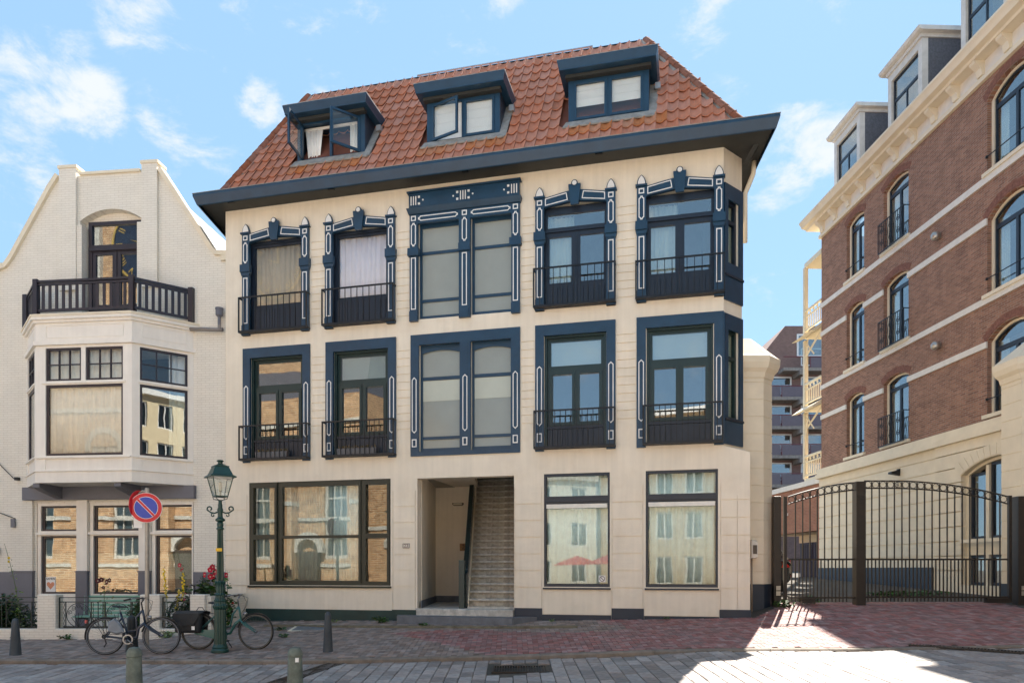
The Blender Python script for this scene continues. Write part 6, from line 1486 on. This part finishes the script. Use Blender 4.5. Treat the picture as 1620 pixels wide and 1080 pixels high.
# ================================================================ bicycles
RUB = mat('tyre_rubber', (1, 1, 1)); CHR = mat('chrome', (.30, .30, .31), .3, metal=.9); SPK = mat('spoke_steel', (.16, .16, .17), .4, metal=.6); BLKP = mat('black_plastic', (.012, .012, .014), .5)
REFL = mat('grey_reflective_band', (.20, .21, .24), .5)
def chainset(e, bb, hb, r):
    n = 24; MB().strip([(bb[0] + .095 * cos(2 * pi * t / n), bb[1] + .095 * sin(2 * pi * t / n)) for t in range(n)], [(bb[0] + .07 * cos(2 * pi * t / n), bb[1] + .07 * sin(2 * pi * t / n)) for t in range(n)], -.07, -.062).build('chain_ring', CHR, e)
    MB().strip([(-hb + .04 * cos(2 * pi * t / n), r + .04 * sin(2 * pi * t / n)) for t in range(n)], [(-hb + .02 * cos(2 * pi * t / n), r + .02 * sin(2 * pi * t / n)) for t in range(n)], -.07, -.05).build('sprocket', BLKP, e)
    for s in (-1, 1): MB().tube([(-hb, -.066, r + s * .04), (bb[0], -.066, bb[1] + s * .092)], .005, 4).build('chain', BLKP, e)
    MB().tube([(-hb + .01, -.06, r - .03), (-hb + .04, -.06, r - .13), (-hb - .0, -.06, r - .2)], .012, 5).build('derailleur', BLKP, e)
def bicycle(x, y, rot, wb, r, fc, label, bag, white_side):
    z = ground(x, y) + .0; e = empty('bicycle', (x, y, z), rot, label, 'bicycle')
    FR = fc; T = lambda pts, rr_, m, nm, par=None, n=8, **k: MB().tube([(p[0], (p[2] if len(p) > 2 else 0), p[1]) for p in pts], rr_, n, **k).build(nm, m, par or e, smooth=True)
    hb = wb / 2
    def wheel(cx_, par=None):
        w = MB().tube([(cx_ + (r - .018) * cos(t * 2 * pi / 48), 0, r + (r - .018) * sin(t * 2 * pi / 48)) for t in range(48)], .025, 8, closed=True).build('wheel', RUB, e, smooth=True)
        MB().strip([(cx_ + (r - .030) * cos(t * 2 * pi / 48), r + (r - .030) * sin(t * 2 * pi / 48)) for t in range(48)], [(cx_ + (r - .042) * cos(t * 2 * pi / 48), r + (r - .042) * sin(t * 2 * pi / 48)) for t in range(48)], -.0125, .0125).build('rim', mat('grey_rim', (.20, .20, .21), .5), w)
        rb_ = r - .018
        for s in (-1,): MB().strip([(cx_ + (rb_ + .001) * cos(t * 2 * pi / 48), r + (rb_ + .001) * sin(t * 2 * pi / 48)) for t in range(48)], [(cx_ + (rb_ - .007) * cos(t * 2 * pi / 48), r + (rb_ - .007) * sin(t * 2 * pi / 48)) for t in range(48)], -.0268, -.0245).build('reflective_band', white_side, w)
        sp_ = None
        for k in range(28):
            a = k * 2 * pi / 28; a2 = a + (.35 if k % 2 else -.35); s = .022 if (k // 2) % 2 else -.022
            MB().tube([(cx_ + .022 * cos(a2), s, r + .022 * sin(a2)), (cx_ + (r - .045) * cos(a), 0, r + (r - .045) * sin(a))], .0016, 3).build('spoke', SPK, w)
        mb = MB(); mb.lathe([(.0, -.05), (.02, -.045), (.028, -.03), (.02, 0), (.028, .03), (.02, .045), (0, .05)], 12); mb.v = [(a_ + cx_, c_, b_ + r) for a_, b_, c_ in mb.v]; mb.build('hub', CHR, w, smooth=True); return w
    wheel(-hb); wheel(hb)
    bb = (-.08, .29); seat = (-.24, .80); hd0 = (hb - .30, .60); hd1 = (hb - .345, .84)
    # frame: step-through
    fr = T([bb, seat], .021, FR, 'frame')
    T([hd0, (hb - .42, .50), (.06, .32), bb], .029, FR, 'down_tube', fr); T([hd1, (hb - .46, .70), (.06, .46), (-.14, .42)], .020, FR, 'top_tube', fr); T([hd0, hd1], .022, FR, 'head_tube', fr)
    for s in (-.06, .06):
        T([(bb[0], bb[1], s * .5), (-hb, r, s)], .013, FR, 'chain_stay', fr); T([(-.20, .70, s * .3), (-hb, r, s)], .012, FR, 'seat_stay', fr)
        T([(hb - .29, .57, s * .8), (hb - .20, .48, s), (hb - .04, r + .03, s), (hb, r, s)], [.021, .020, .015, .013], FR, 'fork_blade', fr)
    # mudguards
    for cx_, a0, a1, nm in ((-hb, 25, 190, 'mudguard'), (hb, 40, 168, 'mudguard')):
        pts = [(cx_ + (r + .022) * cos(R(a0 + (a1 - a0) * t / 16)), r + (r + .022) * sin(R(a0 + (a1 - a0) * t / 16))) for t in range(17)]
        inn_ = [(cx_ + (r + .014) * cos(R(a0 + (a1 - a0) * t / 16)), r + (r + .014) * sin(R(a0 + (a1 - a0) * t / 16))) for t in range(17)]
        fixn(MB().strip(pts, inn_, -.025, .025, closed=False).build(nm, BLKP, e))
    # saddle
    sd = MB(); sd.loft([[(-.24 + dx, dy * w, .90 + dz * h) for dx, dy, dz in ((0, 0, 1), (0, 1, .6), (0, .9, -.4), (0, 0, -.5), (0, -.9, -.4), (0, -1, .6))] if False else [(xx, w * cy, zz + h * cz) for cy, cz in ((0, 1), (.8, .7), (1, 0), (.6, -.6), (-.6, -.6), (-1, 0), (-.8, .7))] for xx, w, h, zz in ((-.37, .05, .015, .915), (-.34, .085, .025, .915), (-.25, .08, .022, .905), (-.15, .035, .018, .90), (-.10, .015, .012, .895))])
    smooth_angle(fixn(sd.build('saddle', BLKP, e)), 50); T([seat, (-.255, .89)], .012, CHR, 'seat_post')
    # stem, bars, grips
    st_ = T([hd1, (hb - .37, .98), (hb - .33, 1.04)], .014, CHR if fc is not MATS.get('dark_blue_frame') else BLKP, 'stem')
    hbz = 1.06
    T([(hb - .55, hbz - .02, -.30), (hb - .42, hbz + .01, -.27), (hb - .34, hbz + .01, -.12), (hb - .32, hbz - .01, 0), (hb - .34, hbz + .01, .12), (hb - .42, hbz + .01, .27), (hb - .55, hbz - .02, .30)], .011, CHR, 'handlebar')
    for s in (-1, 1):
        T([(hb - .57, hbz - .023, .30 * s), (hb - .45, hbz + .003, .275 * s)], .017, BLKP, 'grip'); T([(hb - .43, hbz - .01, .27 * s), (hb - .50, hbz - .05, .31 * s)], .006, CHR, 'brake_lever')
    T([(hb - .40, hbz, -.2), (hb - .22, hbz + .02, -.10), (hb - .18, hbz - .12, -.03), (hb - .24, .75, 0), (hb - .28, .62, .02)], .004, BLKP, 'brake_cable', n=5); T([(hb - .40, hbz, .2), (hb - .2, hbz - .05, .10), (hb - .2, hbz - .2, .03), (hb - .3, .70, 0)], .004, BLKP, 'brake_cable', n=5)
    # lamp, carrier, chain guard, cranks
    mb = MB(); mb.lathe([(0, -.05), (.025, -.03), (.035, .0), (.036, .03), (0, .04)], 12); mb.v = [(c_ + hb - .22, b_, a_ + .70) for a_, b_, c_ in mb.v]; mb.build('headlamp', CHR, e, smooth=True)
    ca = T([(-.30, .70, -.06), (-hb - .30, .70, -.06), (-hb - .32, .70, 0), (-hb - .30, .70, .06), (-.30, .70, .06)], .006, BLKP, 'carrier', n=5)
    for s in (-.06, .06): T([(-hb - .22, .70, s), (-hb, r, s)], .005, BLKP, 'carrier_stay', ca, n=5); T([(-hb - .02, .70, s), (-hb, r, s)], .005, BLKP, 'carrier_stay', ca, n=5)
    cg = MB(); cg.prism_xz([(-hb - .05, r - .045), (-hb - .05, r + .04), (bb[0] - .05, bb[1] + .10), (bb[0] + .10, bb[1] + .07), (bb[0] + .10, bb[1] - .07), (bb[0] - .05, bb[1] - .10)], -.075, -.05); fixn(cg.build('chain_guard', FR, e)) if bag else chainset(e, bb, hb, r)
    for s, a in ((-1, R(-40)), (1, R(140))):
        c = T([(bb[0], bb[1], s * .085), (bb[0] + .165 * cos(a), bb[1] + .165 * sin(a), s * .095)], .009, CHR, 'crank', n=6)
        px_, pz_ = bb[0] + .165 * cos(a), bb[1] + .165 * sin(a); MB().box(px_ - .045, px_ + .045, min(s * .10, s * .19), max(s * .10, s * .19), pz_ - .012, pz_ + .012).build('pedal', BLKP, e)
    T([(bb[0] + .0, bb[1] - .02, .05), (bb[0] + .10, .02, .16)], .008, BLKP, 'kickstand', n=6)
    rl = MB().box(-hb - .36, -hb - .33, -.03, .03, .60, .66).build('rear_lamp', mat('red_lens', (0, 0, 0)), e)
    return e
DB = mat('dark_blue_frame', (.012, .022, .045), .3, noise=.1, coat=.4); TL = mat('teal_frame', (.035, .13, .115), .3, noise=.1, coat=.4)
b1 = bicycle(-7.21, 13.85, R(6), 1.02, .348, DB, 'dark blue ladies bicycle with white banded tyres, left of the lamp post', False, REFL)
b2 = bicycle(-5.60, 14.30, R(-3), 1.15, .35, TL, 'teal green ladies bicycle with black panniers, behind the lamp post', True, mat('cream_tyre_band', (.16, .14, .11), .7))
# grey coat guard and bag on the dark bicycle
e = empty('grey_bag', (-7.21, 13.85, ground(-7.21, 13.85)), R(6), 'small crumpled grey plastic bag on the rear wheel of the dark bicycle', 'bag')
fixn(MB().loft([[(-.44, -.05, .62), (-.32, -.05, .70), (-.22, -.05, .60), (-.14, -.05, .42), (-.28, -.05, .38), (-.44, -.05, .44)], [(-.42, -.09, .60), (-.32, -.10, .67), (-.24, -.09, .58), (-.17, -.08, .44), (-.28, -.09, .42), (-.42, -.09, .46)]]).build('bag_skin', mat('grey_plastic_bag', (.22, .25, .29), .5, bump=.4, bscale=25), e))
# panniers
PAN = mat('black_pannier_fabric', (.012, .015, .019), .65, bump=.4, bscale=30, noise=.3)
e = empty('pannier_bags', (-5.60, 14.30, ground(-5.60, 14.3)), R(-3), 'black double pannier bags over the carrier of the teal bicycle', 'bicycle bag')
for s, nm in ((-1, 'near_bag'), (1, 'far_bag')):
    y0, y1 = s * .08, s * .20
    o = MB().loft([[(-.98, y0, .36), (-.47, y0, .36), (-.44, y0, .70), (-.96, y0, .70)], [(-.99, (y0 + y1) / 2, .32), (-.46, (y0 + y1) / 2, .32), (-.43, (y0 + y1) / 2, .73), (-.99, (y0 + y1) / 2, .73)], [(-.95, y1, .36), (-.50, y1, .36), (-.47, y1, .66), (-.94, y1, .67)]]).build('bag', PAN, e); fixn(o); bevel(o, .03, 3); smooth_angle(o, 60)
    f_ = MB().loft([[(-1.0, s * .03, .74), (-.43, s * .03, .74), (-.43, s * .215, .72), (-1.0, s * .215, .70)], [(-1.0, s * .03, .76), (-.43, s * .03, .76), (-.42, s * .235, .72), (-1.0, s * .235, .70)]]).build('bag_flap', PAN, e); fixn(f_)
    fixn(MB().loft([[(-.99, s * .212, .71), (-.44, s * .212, .72), (-.56, s * .222, .50), (-.98, s * .216, .46)], [(-.99, s * .226, .71), (-.44, s * .226, .72), (-.56, s * .236, .50), (-.98, s * .23, .46)]]).build('bag_flap', PAN, e))
MB().box(-.60, -.54, -.245, -.238, .40, .47).build('bag_emblem', WTRIM, e)
MB().tube([(-.62, 0, .76), (-.58, 0, .82), (-.50, 0, .82), (-.46, 0, .76)], .008, 6).build('handle', PAN, e)
# a third bike half hidden in the garden: only bars visible above the narrow fence
e = bicycle(-7.55, 17.6, R(170), 1.02, .34, DB, 'dark bicycle parked in the front garden behind the yellow mulleins', False, BLKP)

# ================================================================ the other side of the street (mirrored in the window panes)
def far_side(name, p, q, depth, h, m, label, cat, wins_, roof=None, base=-.35):
    d = (q[0] - p[0], q[1] - p[1]); l = hypot(*d); an = atan2(d[1], d[0]); e = empty(name, (p[0], p[1], base), an, label, cat)
    slab(0, l, 0, h, [w[:4] for w in wins_], 0, .3).build('front_wall', m, e); MB().box(0, l, .31, depth, 0, h).build('house_body', m, e)
    return e, l
# church to the back left (front faces the scene)
def church_window(par, a, b, zt, nx=3, nz=5, base=1.2):
    w = slab(a, b, base, zt, [(a + .1 + (b - a - .2) * i / nx, a + (b - a - .2) * (i + 1) / nx + .04, base + .2 + (zt - base - .4) * j / nz, base + .2 + (zt - base - .4) * (j + 1) / nz - .12) for i in range(nx) for j in range(nz)], .1, .2).build('window', STONE, par)
    MB().box(a + .05, b - .05, .2, .25, base + .1, zt - .1).build('leaded_glass', mat('leaded_glass', (.05, .07, .08), .15), w)
    ar = arc_top(a - .25, b + .25, zt - .3, (b - a) * .8, 12); ai = arc_top(a, b, zt - .3, (b - a) * .6, 12); fixn(MB().strip(ar, ai, -.08, -.0, closed=False).build('window_arch', STONE, par))
cw_ = [(1.2, 2.9, 2.6, 9.2), (7.2, 9.0, 2.6, 9.2), (13.0, 14.8, 2.6, 9.2), (19, 21, 2.6, 9.2)]
ch, l = far_side('brick_church', (-20.8, -3.7), (-46, -1.2), 12, 13.0, CBRICK, 'tall sunlit brick church nave across the street, mirrored in the left windows', 'church', cw_)
for q in cw_: church_window(ch, q[0], q[1], q[3], base=2.6)
for a in (-.2, 4.9, 10.6, 16.6, 23): MB().box(a, a + .7, -.7, -.001, 0, 10.5).build('buttress', CBRICK, ch); MB().box(a - .05, a + .75, -.75, -.001, 6.0, 6.25).build('buttress_band', STONE, ch)
for z in (2.1, 5.0, 11.2): MB().box(0, l, -.1, -.002, z, z + .22).build('stone_band', STONE, ch)
for a in (5.0, 15.9):
    ar = arc_top(a - .5 + 1.0, a + 2.6, 1.9, 1.2, 10)
MB().box(3.2, 4.7, -.35, -.001, 0, 3.1).build('church_door', mat('dark_oak', (.05, .035, .025), .6), ch); fixn(MB().strip(arc_top(2.8, 5.1, 3.0, 1.3, 12), arc_top(3.2, 4.7, 3.0, .9, 12), -.45, -.002, closed=False).build('door_arch', STONE, ch))
fixn(MB().loft([[(0, 0, 13), (l, 0, 13), (l, 12, 13), (0, 12, 13)], [(3, 6, 19), (l, 6, 19), (l, 6.2, 19), (3, 6.2, 19)]]).build('roof', SLATE, ch))
wg_, l = far_side('church_aisle', (-16.8, -4.4), (-20.7, -4.0), 8, 5.2, CBRICK, 'low brick church aisle with sloping gable, right of the nave', 'church', [(1.4, 2.5, 1.4, 3.6)])
church_window(wg_, 1.4, 2.5, 3.6, 2, 3, 1.4)
fixn(MB().prism_xz([(0, 5.202), (l, 5.202), (l, 9.0)], .0, 8).build('aisle_gable', CBRICK, wg_)); MB().box(0, l, -.08, -.002, 4.4, 4.6).build('stone_band', STONE, wg_)
tw = empty('church_tower', (-25.6, -5.5, -.3), pi, 'brick church tower with a dark blue gold numbered clock, mirrored in the top left windows', 'church tower')
MB().box(0, 8, 0, 8, 13.2, 31).build('tower_wall', CBRICK, tw)
for z in (19.0, 27.5): MB().box(-.15, 8.15, -.15, 8.15, z, z + .4).build('tower_band', STONE, tw)
for a in (-.2, 7.4): MB().box(a, a + .8, -.35, -.001, 13.2, 30).build('tower_buttress', STONE, tw)
n = 40; GOLD = mat('gilding', (.75, .48, .12), .35, metal=.6); NB = mat('clock_blue', (.012, .02, .045), .4)
clk = MB().prism_xz([(4 + 2.5 * cos(2 * pi * t / n), 23.2 + 2.5 * sin(2 * pi * t / n)) for t in range(n)], -.2, -.001).build('clock_face', NB, tw)
MB().strip([(4 + 2.5 * cos(2 * pi * t / n), 23.2 + 2.5 * sin(2 * pi * t / n)) for t in range(n)], [(4 + 2.36 * cos(2 * pi * t / n), 23.2 + 2.36 * sin(2 * pi * t / n)) for t in range(n)], -.26, -.2).build('clock_rim', GOLD, clk)
for k, s in enumerate(('XII', 'I', 'II', 'III', 'IIII', 'V', 'VI', 'VII', 'VIII', 'IX', 'X', 'XI')):
    a = pi / 2 - k * pi / 6; text_mesh(s, .62, GOLD, clk, (4 + 1.95 * cos(a), -.21, 23.2 + 1.95 * sin(a)), rot=(pi / 2, pi / 2 - a if False else -(a - pi / 2), 0), ext=.01, name='numeral')
MB().prism_xz([(3.93, 23.2), (4.07, 23.2), (4.0, 24.9)], -.25, -.22).build('clock_hand', GOLD, clk); MB().prism_xz([(4, 23.12), (5.1, 23.6), (4, 23.28)], -.25, -.22).build('clock_hand', GOLD, clk)
def street_house(p, q, h, m, label, nx, floors, z00=1.0):
    d = (q[0] - p[0], q[1] - p[1]); l = hypot(*d); ws = []
    fh = (h - .8) / floors
    for j in range(floors):
        for i in range(nx): c = l * (i + .5) / nx; ws.append((c - .6, c + .6, z00 + j * fh, z00 + j * fh + fh * .62))
    e, l = far_side('street_house', p, q, 8, h, m, label, 'house', ws)
    for w in ws:
        f_ = slab(w[0], w[1], w[2], w[3], [(w[0] + .1, (w[0] + w[1]) / 2 - .04, w[2] + .1, w[3] - .1), ((w[0] + w[1]) / 2 + .04, w[1] - .1, w[2] + .1, w[3] - .1)], .08, .16).build('window', WTRIM, e); MB().box(w[0] + .08, w[1] - .08, .18, .2, w[2] + .08, w[3] - .08).build('pane', CG, f_)
    MB().box(-.1, l + .1, -.3, -.001, h - .35, h).build('cornice', WTRIM, e)
street_house((10.0, -13.0), (-6.0, -15.0), 12.4, YBRICK, 'tall sunlit yellow brick house across the street, mirrored in the right windows', 8, 4)
street_house((24.0, -6.0), (10.5, -10.0), 15.0, mat('pale_ochre_render', (.68, .56, .38), .85), 'tall pale ochre house across the street, mirrored in the bay window side', 7, 5)
street_house((-10.5, -17.0), (-16.5, -12.0), 8.6, STUC, 'low cream house at the street bend, between the church and the yellow houses', 3, 3)
street_house((-6.4, -19.0), (-10.3, -17.4), 9.2, YBRICK, 'narrow yellow brick house at the street bend, mirrored in the left shop window', 2, 3)
PAR = mat('red_parasol_cloth', (.62, .03, .025), .8)
for i, (x, y, lb) in enumerate(((-5.0, -4.6, 'red cafe parasol across the street, mirrored in the left shop window'), (-8.6, -8.5, 'red cafe parasol further along the far pavement'))):
    e = empty('parasol', (x, y, -.2), 0, lb, 'parasol'); MB().lathe([(.025, 0), (.025, 2.6)], 8).build('pole', ZINC, e); MB().lathe([(1.5, 2.05), (1.45, 2.12), (0.05, 2.62), (0, 2.63)], 8).build('canopy', PAR, e); MB().lathe([(.25, 0), (.25, .06), (.05, .1)], 12).build('base', IRON, e)
